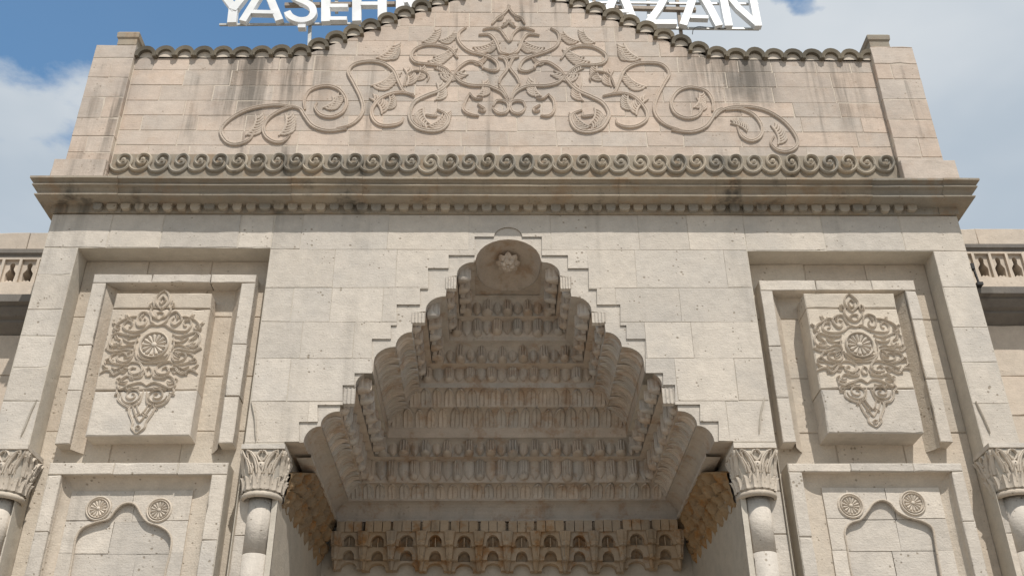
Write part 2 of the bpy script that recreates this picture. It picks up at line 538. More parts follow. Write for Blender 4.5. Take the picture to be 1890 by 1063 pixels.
# ------------------------------------------------------------------ the portal wall
portal = thing('stone_portal', 'tall cream limestone portal wall with stepped pointed arch opening in the middle', 'portal', (0, 0, ZG))
Y_REC = .030
mb = MB()
slab(mb, rect(-XF, XF, ZG, Z_TOP), .0005, .16, [REC_L, REC_R, step_poly] + NOTCH)
mb.build('wall_core', M_MORTAR, portal)
for a, b in ((RL0, RL1), (RR0, RR1)):
    mb = MB(); slab(mb, rect(a - .002, b + .002, ZG, ZRL + .002), Y_REC, Y_REC + .05); mb.build('recess_ground', M_PANEL, portal)
for n_ in NOTCH:
    x0, x1, z0, z1 = poly_bounds(n_)
    mb = MB(); slab(mb, rect(max(x0, -XF), min(x1, XF), ZG, Z_ABA), .006, .15); mb.build('recess_ground', M_PANEL, portal)
CY = [397, 461, 531, 594, 661, 740, 815]
ZC = [U(CEN, y)[1] for y in CY]
ZC = sorted(ZC)
courses(portal, 'ashlar_stone', RL1 + .0004, RR0 - .0004, ZC, .042, .105, 0, .03, M_WALL, holes=[step_poly])
# band above the recesses and the outer strips
courses(portal, 'ashlar_stone', -XF, RL1, [ZRL, Z_TOP], .06, .10, 0, .03, M_WALL)
courses(portal, 'ashlar_stone', RR0, XF, [ZRR, Z_TOP], .06, .10, 0, .03, M_WALL)
ZS = sorted([U(60, y)[1] for y in (457, 507, 571, 620, 678, 740, 815)]); ZS[-1] = ZRL; ZS[0] = Z_ABA
for a, b in zip(ZS, ZS[1:]): ashlar('ashlar_stone', rect(-XF, RL0, a, b), 0, Y_REC + .004, M_WALL, portal)
ZS = sorted([U(1800, y)[1] for y in (463, 530, 604, 668, 745, 815)]); ZS[-1] = ZRR; ZS[0] = Z_ABA
for a, b in zip(ZS, ZS[1:]): ashlar('ashlar_stone', rect(RR1, XF, a, b), 0, Y_REC + .004, M_WALL, portal)
# pier stones between the recesses and the arch jambs, beneath the capitals
ZL = sorted([Z_ABA] + [U(500, y)[1] for y in (905, 985, 1075)])
for a, b in zip(ZL, ZL[1:]):
    for s in (-1, 1):
        n_ = NOTCH[1] if s < 0 else NOTCH[2]
        x0, x1, _, _ = poly_bounds(n_)
        xa, xb = (x1, -XJ) if s < 0 else (XJ, x0)
        ashlar('jamb_stone', rect(xa, xb, a, b), .001, .05, M_WALL, portal)
        ashlar('recess_stone', rect(x0, x1, a, b), .0045, .02, M_WALL, portal)
for n_ in (NOTCH[0], NOTCH[3]):
    x0, x1, _, _ = poly_bounds(n_)
    for a, b in zip(ZL, ZL[1:]): ashlar('recess_stone', rect(max(x0, -XF), min(x1, XF), a, b), .0045, .02, M_WALL, portal)
# the thin stepped border round the arch
mb = MB()
bord = step_poly[1:-1]
slab(mb, [(XJ + .0005, Z_ABA - .02)] + list(bord) + [(-XJ - .0005, Z_ABA - .02)], .0019, .0039, [arch_poly])
mb.build('stepped_border', M_WALL, portal)
# fluted ends of the petal rows, standing in the face of the border
for s in (-1, 1):
    for (x0, x1, z0, z1) in ((*[fx(284, 744)[0], fx(313, 744)[0]], fx(0, 743)[1], fx(0, 713)[1]), (fx(154, 594)[0], fx(179, 594)[0], fx(0, 594)[1], fx(0, 574)[1]), (fx(96, 530)[0], fx(116, 530)[0], fx(0, 531)[1], fx(0, 508)[1])):
        mb = MB(); n = 24
        ring0, ring1, ring2, ring3 = [], [], [], []
        for i in range(n + 1):
            t = i / n; x = x0 + (x1 - x0) * t; y = .0005 + .0016 * abs(math.sin(4 * math.pi * t))
            ring0.append((s * x, y, z0)); ring1.append((s * x, y, z1 - .001)); ring2.append((s * x, .006, z1)); ring3.append((s * x, .006, z0 - .0015))
        mb.loft([ring3, ring0, ring1, ring2], False)
        o = mb.build('fluted_panel', M_WALL, portal)
# recess linings (heads and jambs) in stones
for (a, b, zt) in ((RL0, RL1, ZRL), (RR0, RR1, ZRR)):
    n = 4; w = (b - a) / n
    zb = sorted([zt, zt - .075, zt - .15, zt - .215, U(300, 1075)[1]])
    for i in range(len(zb) - 1):
        for k in range(3):
            c = a + (b - a) * k / 3
            ashlar('recess_stone', rect(c, c + (b - a) / 3, zb[i], zb[i + 1]), Y_REC - .0012, .02, M_PANEL, portal)

# thin pointed chamfer stops above the capitals
for pts in ([(69, 738), (58, 760), (48, 785), (39, 806), (52, 806)], [(464, 740), (470, 765), (472, 785), (473, 812), (455, 812)],
            [(1411, 733), (1404, 765), (1401, 800), (1420, 800)], [(1800, 741), (1812, 765), (1821, 785), (1827, 800), (1808, 800)]):
    q = smooth_pts([(*[U(x, y)[0]], -.0006, U(x, y)[1]) for x, y in pts[:-1]], 4)
    mb = MB(); mb.ribbon(q, .0022, .0022, prof=1, t0=.1, t1=.3)
    mb.build('chamfer_stop', M_JAMB, portal)

# raised frames of the upper recesses
def frame(ox0, ox1, oz, ix0, ix1, iz, zb, y0, y1, mat, parent):
    """an upside-down U of stones: outer and inner edges, head and two legs"""
    for (a, b) in ((ox0, ix0), (ix1, ox1)):
        zz = [zb]
        while zz[-1] < iz - .03: zz.append(min(iz, zz[-1] + ru(.045, .075)))
        zz[-1] = iz
        for c, d in zip(zz, zz[1:]): ashlar('frame_stone', rect(a, b, c, d), y0, y1 - y0, mat, parent, cham=.0006)
    xs = [ox0, ox0 + (ox1 - ox0) * .36, ox0 + (ox1 - ox0) * .72, ox1]
    for c, d in zip(xs, xs[1:]): ashlar('frame_stone', rect(c, d, iz, oz), y0, y1 - y0, mat, parent, cham=.0006)


YF = .010
def X(x, y, Y=0.0): return U(x, y, Y)[0]
def Z(x, y, Y=0.0): return U(x, y, Y)[1]


fl = (X(174, 506, YF), X(474, 506, YF), Z(320, 506, YF), X(196, 522, YF), X(445, 522, YF), Z(320, 522, YF), Z(260, 819, YF))
frame(*fl, YF, Y_REC + .004, M_WALL, portal)
fr = (X(1400, 517, YF), X(1687, 517, YF), Z(1550, 517, YF), X(1426, 536, YF), X(1670, 536, YF), Z(1550, 536, YF), Z(1600, 816, YF))
frame(*fr, YF, Y_REC + .004, M_WALL, portal)
# hollow channels inside the frames beside the blocks
for (a, b, zt, zb) in ((fl[3], fl[4], fl[5], fl[6]), (fr[3], fr[4], fr[5], fr[6])):
    w = .022
    for x0, sgn in ((a, 1), (b, -1)):
        mb = MB()
        ring = [[(x0 + sgn * w * t, YF + .004 + .019 * math.sin(math.pi * .5 * min(1, t * 1.25)), z) for t in [i / 10 for i in range(11)]] for z in (zb - .004, zt)]
        mb.loft(ring, False)
        mb.build('hollow_moulding', M_PANEL, portal, True)

# ------------------------------------------------------------------ spirals and medallions
def spiral(cx, cz, r0, r1, a0, turns, n=22):
    return [(cx + (r0 + (r1 - r0) * i / n) * math.cos(a0 + turns * 2 * math.pi * i / n), cz + (r0 + (r1 - r0) * i / n) * math.sin(a0 + turns * 2 * math.pi * i / n)) for i in range(n + 1)]


def rosette(name, cx, cz, y, r, n, mat, parent, rim=True, depth=.006):
    mb = MB()
    for k in range(n):
        a = 2 * math.pi * (k + .5) / n; da = math.pi / n * .86
        rings = []
        for t in (0.18, .35, .6, .82, .95, 1.0):
            w = da * (1 if t < .9 else (.75 if t < .97 else .35)); h = depth * (.45 + .75 * t) * (1 if t < .97 else .55)
            rr = r * t * .9
            rings.append([(cx + rr * math.cos(a + w * q), y - h * (1 - .75 * q * q), cz + rr * math.sin(a + w * q)) for q in (-1, -.6, 0, .6, 1)])
        mb.loft(rings, False)
    rings = []
    for t in [i / 5 for i in range(6)]:
        rr = r * .22 * math.cos(math.pi / 2 * t)
        rings.append([(cx + rr * math.cos(2 * math.pi * j / 10), y - depth * .4 - depth * .7 * math.sin(math.pi / 2 * t), cz + rr * math.sin(2 * math.pi * j / 10)) for j in range(10)])
    mb.loft(rings, True)
    if rim:
        ring = [(cx + r * 1.06 * math.cos(2 * math.pi * i / 32), y, cz + r * 1.06 * math.sin(2 * math.pi * i / 32)) for i in range(33)]
        mb.ribbon(ring, r * .16, depth * 1.1, prof=1, taper=False)
    ring = [[(cx + rr * math.cos(2 * math.pi * i / 32), y - .0002 + (.0012 if rr < r * .9 else 0), cz + rr * math.sin(2 * math.pi * i / 32)) for i in range(32)] for rr in (r * 1.04, r * .9, r * .02)]
    mb.loft(ring, True)
    return mb.build(name, mat, parent, False)


def curl_leaf(mb, x, z, y, r, ang, n=6, h=.003, flip=1, w=.0022):
    """half an acanthus leaf: a curved spine with lobes along its outer side"""
    bend = 1.1 * flip
    def sp(t):
        a = ang + bend * t * .5
        return (x + r * t * math.cos(a), z + r * t * math.sin(a))
    mb.ribbon([(sp(i / 7)[0], y, sp(i / 7)[1]) for i in range(8)], r * .10, h, prof=1, t0=.7, t1=.2)
    for k in range(n):
        t = .08 + .84 * k / n; px, pz = sp(t); a0 = ang + bend * t * .7; L = r * (.58 - .30 * t)
        pts = []
        for i in range(5):
            q = i / 4; aa = a0 - flip * (1.25 - .75 * q)
            pts.append((px + L * q * math.cos(aa), y, pz + L * q * math.sin(aa)))
        mb.ribbon(pts, r * .105, h * .85, prof=1, t0=.8, t1=.35)


HALF = [
    ([(0, 3.9), (.28, 3.65), (.52, 3.3), (.42, 2.95), (.12, 2.6), (0, 2.5)], .19),
    ([(0, 3.45), (.22, 3.2), (.12, 2.95), (0, 2.85)], .13),
    ([(.75, 3.1), (.6, 2.8), (.72, 2.45), (.5, 2.05), (.2, 1.85), (0, 1.75)], .2),
    ([(0, 2.3), (.3, 2.2), (.25, 1.95)], .14),
    ([(.25, 1.45), (.55, 1.6), (.75, 2.1), (1.1, 2.3), (1.55, 2.1), (1.65, 1.7), (1.4, 1.35), (1.05, 1.4), (.95, 1.7), (1.15, 1.85)], .2),
    ([(0, 1.35), (.5, 1.38), (1.0, 1.1), (1.5, .95), (2.2, 1.0), (2.5, 1.3), (2.3, 1.65), (1.95, 1.6), (1.95, 1.3), (2.15, 1.25)], .2),
    ([(1.6, 1.95), (2.0, 1.95), (2.5, 1.75), (2.9, 1.55), (3.1, 1.2), (2.9, 1.0), (2.7, 1.15)], .17),
    ([(1.15, .75), (1.6, .6), (2.2, .65), (2.8, .85), (3.2, .6), (3.25, .15), (2.9, -.15), (2.5, .0), (2.5, .3), (2.75, .35)], .2),
    ([(1.25, .3), (1.7, .2), (2.15, .3), (2.4, .5)], .16),
    ([(3.2, .1), (3.3, -.3), (2.95, -.55), (2.4, -.5), (1.9, -.4), (1.5, -.5)], .2),
    ([(1.4, -.15), (1.8, -.05), (2.2, -.15), (2.45, -.35)], .14),
    ([(1.4, -.6), (1.45, -1.1), (1.8, -1.45), (2.3, -1.35), (2.45, -.95), (2.15, -.75), (1.85, -.9), (1.95, -1.15)], .19),
    ([(2.4, -.7), (2.8, -.8), (3.0, -1.15), (2.75, -1.5), (2.3, -1.65), (1.8, -1.75)], .19),
    ([(2.9, -1.1), (3.25, -1.3), (3.2, -1.6)], .16),
    ([(1.6, -1.65), (1.35, -1.5), (.85, -1.55), (.55, -1.95), (.65, -2.4), (1.1, -2.55), (1.4, -2.25), (1.2, -1.95), (.95, -2.05)], .2),
    ([(1.4, -2.1), (1.8, -2.0), (2.1, -2.35), (2.5, -2.55), (2.8, -2.2), (3.15, -2.2), (3.5, -2.45)], .21),
    ([(1.6, -1.75), (2.0, -1.85), (2.4, -2.1), (2.75, -1.9)], .16),
    ([(.35, -2.4), (.5, -2.75), (1.0, -2.85), (1.5, -2.7), (1.85, -2.9)], .19),
    ([(1.55, -2.75), (1.9, -3.1), (2.05, -3.5), (1.75, -3.75), (1.35, -3.55), (.9, -3.3), (.45, -3.2), (0, -3.5)], .2),
    ([(2.0, -3.3), (2.15, -3.0), (1.95, -2.85)], .15),
    ([(1.9, -3.6), (2.05, -3.95), (1.8, -4.3), (1.75, -4.7), (1.4, -5.1), (.95, -5.3), (.8, -5.7), (.62, -6.2), (.42, -6.6), (.42, -6.95), (.15, -7.3), (0, -7.4)], .22),
    (None, (.88, -4.3, .12, .72, 1.2, 1.8), .16),
    ([(.1, -3.9), (.3, -4.9), (.75, -5.2)], .15),
    ([(.72, -5.15), (.45, -5.7), (.2, -6.25), (0, -6.5)], .16),
    ([(.45, -5.0), (.25, -5.5), (0, -5.9)], .14),
    ([(0, -6.75), (.15, -6.9), (0, -7.1)], .13),
    ([(1.25, -.6), (1.05, -1.15), (.6, -1.5), (0, -1.62)], .17),
    ([(1.1, -.75), (.85, -1.1), (.45, -1.3), (0, -1.38)], .15),
    ([(.95, -.95), (.4, -1.2), (0, -1.22)], .10),
    ([(1.3, .5), (1.4, .0), (1.3, -.5)], .15),
    ([(0, -2.0), (.2, -2.2), (.15, -2.6), (0, -2.75)], .16),
]


def carved_block(name, label, cx, x0, x1, z0, z1, y0, zr, sx, sz, mirror_seed, zcut):
    t = thing(name, label, 'carved panel', (cx, y0, z0), 'raised carved blocks in the tall recesses')
    h = (z1 - z0)
    for i, (a, b) in enumerate(((0, .30), (.30, .88), (.88, 1))):
        ashlar('slab_stone', rect(x0, x1, z0 + h * a, z0 + h * b), y0, Y_REC + .018 - y0, M_PANEL if i else M_WALL, t, gap=.0002, cham=.0012, jit=.0006)
    random.seed(mirror_seed)
    e = rosette('rosette', cx, zr, y0, sx * .95, 13, M_CARVE, t, depth=.0030)
    for k, it in enumerate(HALF):
        for s in (-1, 1):
            mb = MB()
            if it[0] is None:
                q = [(a * 1.0, b) for a, b in spiral(*it[1][:2], it[1][2], it[1][3], it[1][4], it[1][5], 34)]; w = it[2]
                if True: q = [(a, b) for a, b in q]
                pts = [(cx + s * a * sx, y0, zr + b * (sz if b > 0 else sz * .79)) for a, b in q]
            else:
                j = .05
                q = [(a + (ru(-j, j) if a else 0), b + ru(-j, j) * (1 if a else 0)) for a, b in it[0]]; w = it[1]
                pts = smooth_pts([(cx + s * a * sx, y0, zr + b * (sz if b > 0 else sz * .79)) for a, b in q], 5)
            mb.ribbon(pts, w * sx * ru(.66, .85), .0022 * ru(.8, 1.15), prof=0, t0=.55, t1=.45)
            mb.build('scroll_tendril', M_CARVE, t)
    for (a, b, r, an) in ((1.9, 1.75, .6, .3), (2.75, 1.35, .5, 0), (2.6, .4, .55, .6), (2.2, -.1, .6, 0), (2.0, -1.0, .5, 2.0), (2.7, -1.3, .45, -.6), (1.6, -2.2, .5, -.3), (1.4, -3.1, .5, -.5), (.5, -3.6, .5, -.5), (1.0, -3.0, .5, .8), (.4, -4.7, .5, -1.2), (1.3, 1.75, .4, 1.4), (.7, 2.6, .4, .9), (1.7, .5, .45, .2), (3.0, .9, .4, .9), (2.9, -.3, .45, -.4), (1.6, -.7, .45, -1.2), (3.0, -2.0, .4, .2), (2.3, -2.2, .45, -1.0), (.4, -2.1, .5, -1.3), (1.7, -4.0, .4, -1.0), (.9, -5.0, .4, -1.6), (.15, -5.6, .4, -1.3), (1.2, -3.9, .35, .5)):
        for s in (-1, 1):
            mb = MB()
            curl_leaf(mb, cx + s * a * sx, zr + b * (sz if b > 0 else sz * .79), y0, r * sx * 1.25, an if s > 0 else math.pi - an, 6, .0019, s)
            mb.build('acanthus_leaf', M_CARVE, t)
    return t


YB_L, YB_R = .0060, -.0040
cxL = (X(285, 637, YB_L)); cxR = X(1586, 637, YB_R)
bx = (X(211.6, 540, YB_L) + X(158.5, 802, YB_L)) / 2, (X(393, 541, YB_L) + X(349, 810, YB_L)) / 2
carved_block('carved_panel', 'raised stone block with filigree medallion in the recess left of the arch', cxL, bx[0], bx[1], Z(255, 805, YB_L), Z(300, 540, YB_L), YB_L, Z(285, 637, YB_L), .0150, .0178, 11, 0)
bx = (X(1483.7, 540, YB_R) + X(1527.7, 802, YB_R)) / 2, (X(1654.7, 540, YB_R) + X(1702, 798, YB_R)) / 2
carved_block('carved_panel', 'raised stone block with filigree medallion in the recess right of the arch', cxR, bx[0], bx[1], Z(1615, 800, YB_R), Z(1570, 540, YB_R), YB_R, Z(1586, 637, YB_R), .0148, .0166, 23, 0)

# ------------------------------------------------------------------ lower arched panels
def arched_panel(label, o, i, p, ogee, rnds, seed):
    """o: outer x0, x1, top; i: inner; p: field; all px on the frame's plane"""
    YF2, YP = .004, .0165
    ox0, ox1, oz = X(o[0], o[2], YF2), X(o[1], o[2], YF2), Z((o[0] + o[1]) / 2, o[2], YF2)
    ix0, ix1, iz = X(i[0], i[2], YF2), X(i[1], i[2], YF2), Z((i[0] + i[1]) / 2, i[2], YF2)
    qx0, qx1, qz = X(p[0], p[2], YP), X(p[1], p[2], YP), Z((p[0] + p[1]) / 2, p[2], YP)
    zb = U(300, 1080)[1] - .06
    t = thing('arched_panel', label, 'blind niche', ((ox0 + ox1) / 2, YF2, ZG), 'blind arched panels under the carved blocks')
    zb = ZG
    mb = MB(); mb.box(ox0, ix0 - .002, YF2 + .001, .05, ZG, oz); mb.box(ix1 + .002, ox1, YF2 + .001, .05, ZG, oz); mb.box(ix0, ix1, YF2 + .001, .05, iz + .002, oz)
    mb.build('frame_core', M_MORTAR, t)
    zlow = U(300, 1080)[1]
    frame(ox0, ox1, oz, ix0, ix1, iz, zlow, YF2, .012, M_WALL, t)
    # hollow moulding from the frame down to the field
    mb = MB(); n = 8
    def ringpts(k):
        a = math.pi / 2 * k / n
        e = 1 - math.cos(a); dpt = math.sin(a)
        return (ix0 + (qx0 - ix0) * e, ix1 + (qx1 - ix1) * e, iz + (qz - iz) * e, YF2 + .006 + (YP - YF2 - .004) * dpt)
    rings = []
    for k in range(n + 1):
        a, b, c, y = ringpts(k)
        rings.append([(a, y, ZG), (a, y, c), (b, y, c), (b, y, ZG)])
    rings.insert(0, [(ix0 - .0012, YF2 + .003, ZG), (ix0 - .0012, YF2 + .003, iz + .0012), (ix1 + .0012, YF2 + .003, iz + .0012), (ix1 + .0012, YF2 + .003, ZG)])
    mb.loft(rings, False)
    mb.build('hollow_moulding', M_PANEL, t)
    # field with sunken ogee
    og = [(X(a, b, YP), Z(a, b, YP)) for a, b in ogee]
    c_ = smooth_pts([(a, 0, b) for a, b in og], 5)
    poly = [(og[0][0], ZG - .02)] + [(v[0], v[2]) for v in c_] + [(og[-1][0], ZG - .02)]
    fz = sorted([zlow, U(300, 1010)[1], U(300, 950)[1], qz + .003])
    for a, b in zip(fz, fz[1:]):
        xm = qx0 + (qx1 - qx0) * ru(.42, .6)
        for c, d in ((qx0 - .004, xm), (xm, qx1 + .004)):
            ashlar('field_stone', rect(c, d, a, b), YP, .01, M_WALL, t, holes=[poly])
    mb = MB(); mb.box(qx0 - .004, qx1 + .004, YP + .0105, YP + .03, ZG, qz + .003); mb.build('panel_core', M_MORTAR, t)
    for a, b in zip(fz, fz[1:]):
        xm = qx0 + (qx1 - qx0) * ru(.35, .65)
        for c, d in ((qx0, xm), (xm, qx1)):
            ashlar('sunken_stone', rect(c, d, a, b), YP + .0042, .008, M_WALL, t, within=poly)
    mb = MB(); mb.ribbon([(v[0], YP, v[2]) for v in c_], .0022, .0014, prof=1, taper=False); mb.build('arch_rim', M_PANEL, t)
    for (a, b, r) in rnds:
        rosette('roundel', X(a, b, YP), Z(a, b, YP), YP, r, 14, M_CARVE, t, depth=.0020)
        ring = [(X(a, b, YP) + r * 1.3 * math.cos(2 * math.pi * k / 32), YP, Z(a, b, YP) + r * 1.3 * math.sin(2 * math.pi * k / 32)) for k in range(33)]
        mb = MB(); mb.ribbon(ring, .0022, .0018, prof=1, taper=False); mb.build('roundel_ring', M_CARVE, t)
    return t


z7 = lambda L: [(x / 2.953, 703 + y / 2.953) for x, y in L]
z10 = lambda L: [(1250 + x / 2.953, 703 + y / 2.953) for x, y in L]
arched_panel('sunken panel with ogee blind arch and two roundels, left of the arch opening', (93, 422, 853), (114, 389.4, 875.5), (139, 349, 910),
             z7([(375, 1075), (388, 1000), (400, 930), (415, 850), (450, 800), (520, 770), (590, 750), (625, 708), (665, 672), (710, 663), (745, 682), (775, 735), (810, 770), (870, 790), (915, 820), (935, 865), (926, 940), (908, 1010), (895, 1075)]),
             ((182, 938, .0092), (294, 941, .0092)), 3)
arched_panel('sunken panel with ogee blind arch and two roundels, right of the arch opening', (1453, 1774, 854), (1481, 1754.6, 870), (1524, 1727.5, 904),
             z10([(955, 1075), (940, 1000), (925, 900), (913, 820), (940, 775), (1000, 752), (1035, 712), (1070, 665), (1115, 648), (1160, 665), (1200, 710), (1260, 742), (1340, 765), (1390, 800), (1405, 870), (1420, 960), (1440, 1075)]),
             ((1570, 933, .0096), (1684.5, 928, .0096)), 5)

# ------------------------------------------------------------------ columns
def leaf_blade(mb, base, tip_out, w, h, ax, out, curl=.3):
    """an upright acanthus leaf: base point, lateral axis ax, outward axis out"""
    b = Vector(base); ax = Vector(ax); out = Vector(out); rings = []
    for i in range(6):
        t = i / 5
        ww = w * (math.sin(math.pi * min(.96, .25 + .72 * t)) ** .8)
        p = b + Vector((0, 0, h * (t if t < .85 else .85 + .1 * (t - .85) / .15))) + out * (tip_out * (t ** 2.2))
        rings.append([p - ax * ww * .5, p + out * w * .10 - ax * ww * .22, p + out * w * .28, p + out * w * .10 + ax * ww * .22, p + ax * ww * .5])
    mb.loft(rings, False)


def column(label, cx, cy, ztop, r):
    t = thing('column', label, 'column', (cx, cy, ZG), 'columns with leafy capitals')
    hc = .0485                                     # capital height
    zb = ztop - hc
    mb = MB(); mb.box(cx - CW, cx + CW, cy - CW, cy + CW * .9, ztop - .005, ztop - .0002); mb.build('abacus', M_WALL, t)
    # bell: round at the foot, square under the abacus
    rings = []
    for i in range(9):
        k = i / 8; z = zb + (hc - .005) * k; rr = r * 1.02 + (CW * .93 - r * 1.02) * (k ** 1.6); p = 2 + 5 * k
        ring = []
        for j in range(32):
            a = 2 * math.pi * j / 32; c, s = math.cos(a), math.sin(a)
            q = rr / ((abs(c) ** p + abs(s) ** p) ** (1 / p)) if k > 0 else rr
            ring.append((cx + q * c, cy + q * s, z))
        rings.append(ring)
    bell = MB().loft(rings, True, True, True).build('bell', M_JAMB, t, True)
    for tier, (n, z0, h, w, rr, to) in enumerate(((17, zb + .002, .014, .0085, 1.07, .0040), (17, zb + .008, .016, .008, 1.06, .0035))):
        mb = MB()
        for k in range(n):
            a = 2 * math.pi * (k + .5 * tier) / n
            o = Vector((math.cos(a), math.sin(a), 0)); ax = Vector((-math.sin(a), math.cos(a), 0))
            leaf_blade(mb, (cx + o.x * r * rr, cy + o.y * r * rr, z0), to, w, h, ax, o)
        mb.build('leaf_tier', M_CARVE, t)
    # upper stalks: on each face a fan of curved ribbons and corner leaves
    mb = MB()
    for f in range(4):
        a = math.pi / 2 * f
        o = Vector((math.sin(a), -math.cos(a), 0)); ax = Vector((math.cos(a), math.sin(a), 0))
        def pt(u, v):
            k = v; rr = r * 1.02 + (CW * .93 - r * 1.02) * (k ** 1.6)
            q = (1 - .55 * (1 - k) * min(1, abs(u)) ** 2)
            return Vector((cx, cy, zb + (hc - .006) * v)) + o * (rr * q + .0012) + ax * (rr * u)
        for s in (-1, 1):
            for sh, sc_ in ((0, 1), (.13, .85)):
                mb.ribbon([pt(s * (.08 + sh), .42), pt(s * (.14 + sh), .6), pt(s * (.3 + sh * .8), .78), pt(s * (.55 + sh * .5), .93), pt(s * (.76), .97 - sh * .6), pt(s * (.8 - sh), .86 - sh)], .0026, .0026, o, 1, True, .7, .3)
                mb.ribbon([pt(s * (.62 - sh), .42), pt(s * (.66 - sh), .55), pt(s * (.8 - sh * .6), .75), pt(s * (.97), .92 - sh * .4), pt(s * 1.0, .98 - sh)], .0026, .0028, o, 1, True, .7, .3)
            mb.ribbon([pt(s * .02, .97), pt(s * .14, .95), pt(s * .25, .86), pt(s * .12, .74), pt(0, .70)], .0024, .0024, o, 1, True, .6, .5)
            mb.ribbon([pt(s * .45, .42), pt(s * .42, .55), pt(s * .5, .66), pt(s * .6, .62), pt(s * .55, .54)], .0022, .0024, o, 1, True, .6, .4)
        c = pt(0, .62)
        rings = [[c + ax * (.0042 * math.cos(b) * q) + Vector((0, 0, .0052 * math.sin(b) * q)) + o * (.003 * (1 - q * q)) for b in [2 * math.pi * j / 10 for j in range(10)]] for q in (1, .8, .5, .15)]
        mb.loft(rings, True)
    mb.build('curling_stalk', M_CARVE, t)
    # necking ring
    rings = []
    for i in range(9):
        a = -math.pi / 2 + math.pi * i / 8
        rr = r * .98 + .0032 * math.cos(a); z = zb - .0026 + .0032 * math.sin(a)
        rings.append([(cx + rr * math.cos(2 * math.pi * j / 32), cy + rr * math.sin(2 * math.pi * j / 32), z) for j in range(32)])
    MB().loft(rings, True).build('necking_ring', M_PANEL, t, True)
    # shaft in drums
    zz = [zb - .004, zb - .06, zb - .135, zb - .25, ZG + .03]
    for a, b in zip(zz, zz[1:]):
        rr = r * .70
        ring = [[(cx + rr * k * math.cos(2 * math.pi * j / 40), cy + rr * k * math.sin(2 * math.pi * j / 40), z) for j in range(40)] for k, z in ((1, b + .0004), (1.0, a - .0004))]
        MB().loft(ring, True, True, True).build('shaft_drum', M_WALL, t, True)
    rings = [[(cx + rr * math.cos(2 * math.pi * j / 32), cy + rr * math.sin(2 * math.pi * j / 32), z) for j in range(32)] for rr, z in ((r * 1.2, ZG), (r * 1.2, ZG + .015), (r * 1.0, ZG + .02), (r * .85, ZG + .03))]
    MB().loft(rings, True, True, True).build('base', M_WALL, t)
    return t


RC = .0178
column('engaged column with leafy capital at the far left edge, partly out of view', CXS[0], .0070, Z_ABA, RC)
column('engaged column with leafy capital between the arch opening and the left panels', CXS[1], .0070, Z_ABA, RC)
column('engaged column with leafy capital between the arch opening and the right panels', CXS[2], .0070, Z_ABA, RC)
column('engaged column with leafy capital near the right edge, beyond the right panels', CXS[3], .0070, Z_ABA, RC)

# ------------------------------------------------------------------ the niche vault
vault = thing('muqarnas_vault', 'shaded corbelled vault of petal rows and stalactites inside the pointed arch', 'vault', (0, .15, .35))
Y0V = .004


def u_path(x, z):
    """left front, left back, right back, right front at half width x"""
    d = x + DEEP
    return [(-x, Y0V, z), (-x, d, z), (x, d, z), (x, Y0V, z)]


row_objs = []
for k, s_ in enumerate(PROF):
    pts = seg_pts(*s_)
    mb = MB()
    if k and (abs(PROF[k - 1][3] - s_[1]) + abs(PROF[k - 1][4] - s_[2])) > 1e-6: pts = [(PROF[k - 1][3], PROF[k - 1][4])] + pts
    rings = [u_path(x, z) for x, z in pts]
    mb.loft(rings, False)
    nm = {'soffit': 'ledge', 'cove': 'smooth_cove', 'leaf': 'leaf_row', 'petal': 'petal_row', 'petalc': 'petal_row', 'riser': 'ledge'}[s_[0]]
    row_objs.append(mb.build(nm, M_NICHE, vault))


def fluted_petal(w, h, dp, name, mat, nf=5):
    mb = MB(); n = nf * 4; rings = []
    prof = [(1.0, 0), (1.0, .35), (1.02, .62), (1.0, .78), (.85, .90), (.5, .98), (.05, 1.0)]
    for k, t in prof:
        ring = []
        for i in range(n + 1):
            a = math.pi * i / n
            fl = 1 - (.24 * (1 - abs(math.sin(nf * a))) if t < .75 else 0)
            ring.append((-math.cos(a) * w / 2 * k * fl, -math.sin(a) * dp * k * fl, -h * t))
        rings.append(ring)
    mb.loft(rings, False)
    return mb.mesh(name, mat)


def shield(w, h, dp, name, mat):
    mb = MB(); rings = []
    for t in (0, .2, .45, .65, .8, .92, 1.0):
        k = math.cos(max(0, t - .45) / .55 * math.pi / 2) ** .8 if t > .45 else 1.0
        k = max(k, .03)
        rings.append([(x * w / 2 * k, -dp * (1 - x * x * .75) * (.7 + .3 * k), -h * t) for x in (-1, -.6, 0, .6, 1)])
    mb.loft(rings, False)
    return mb.mesh(name, mat)


def lancet(w, dx, dz, dp, name, mat):
    """a pointed leaf lying along a cove whose foot is at the origin; it leans forward by dx over dz"""
    mb = MB(); rings = []
    for i in range(9):
        t = i / 8
        k = 1.0 if t < .5 else math.cos((t - .5) / .5 * math.pi / 2) ** .7
        if t < .12: k = .8 + .2 * t / .12
        k = max(k, .02)
        a = math.pi / 2 * t
        y = -dx * (1 - math.cos(a)); z = dz * math.sin(a)
        dq = 0.0 if i == 0 else 1.0
        ny, nz = -math.cos(a) * dq , -math.sin(a) * .9 * dq
        ring = []
        for x, hh in ((-1, -.2), (-.8, .75), (-.5, .45), (-.14, .4), (0, 1.0), (.14, .4), (.5, .45), (.8, .75), (1, -.2)):
            ring.append((x * w / 2 * k, y + ny * dp * hh, z + nz * dp * hh))
        rings.append(ring)
    mb.loft(rings, False)
    return mb.mesh(name, mat)


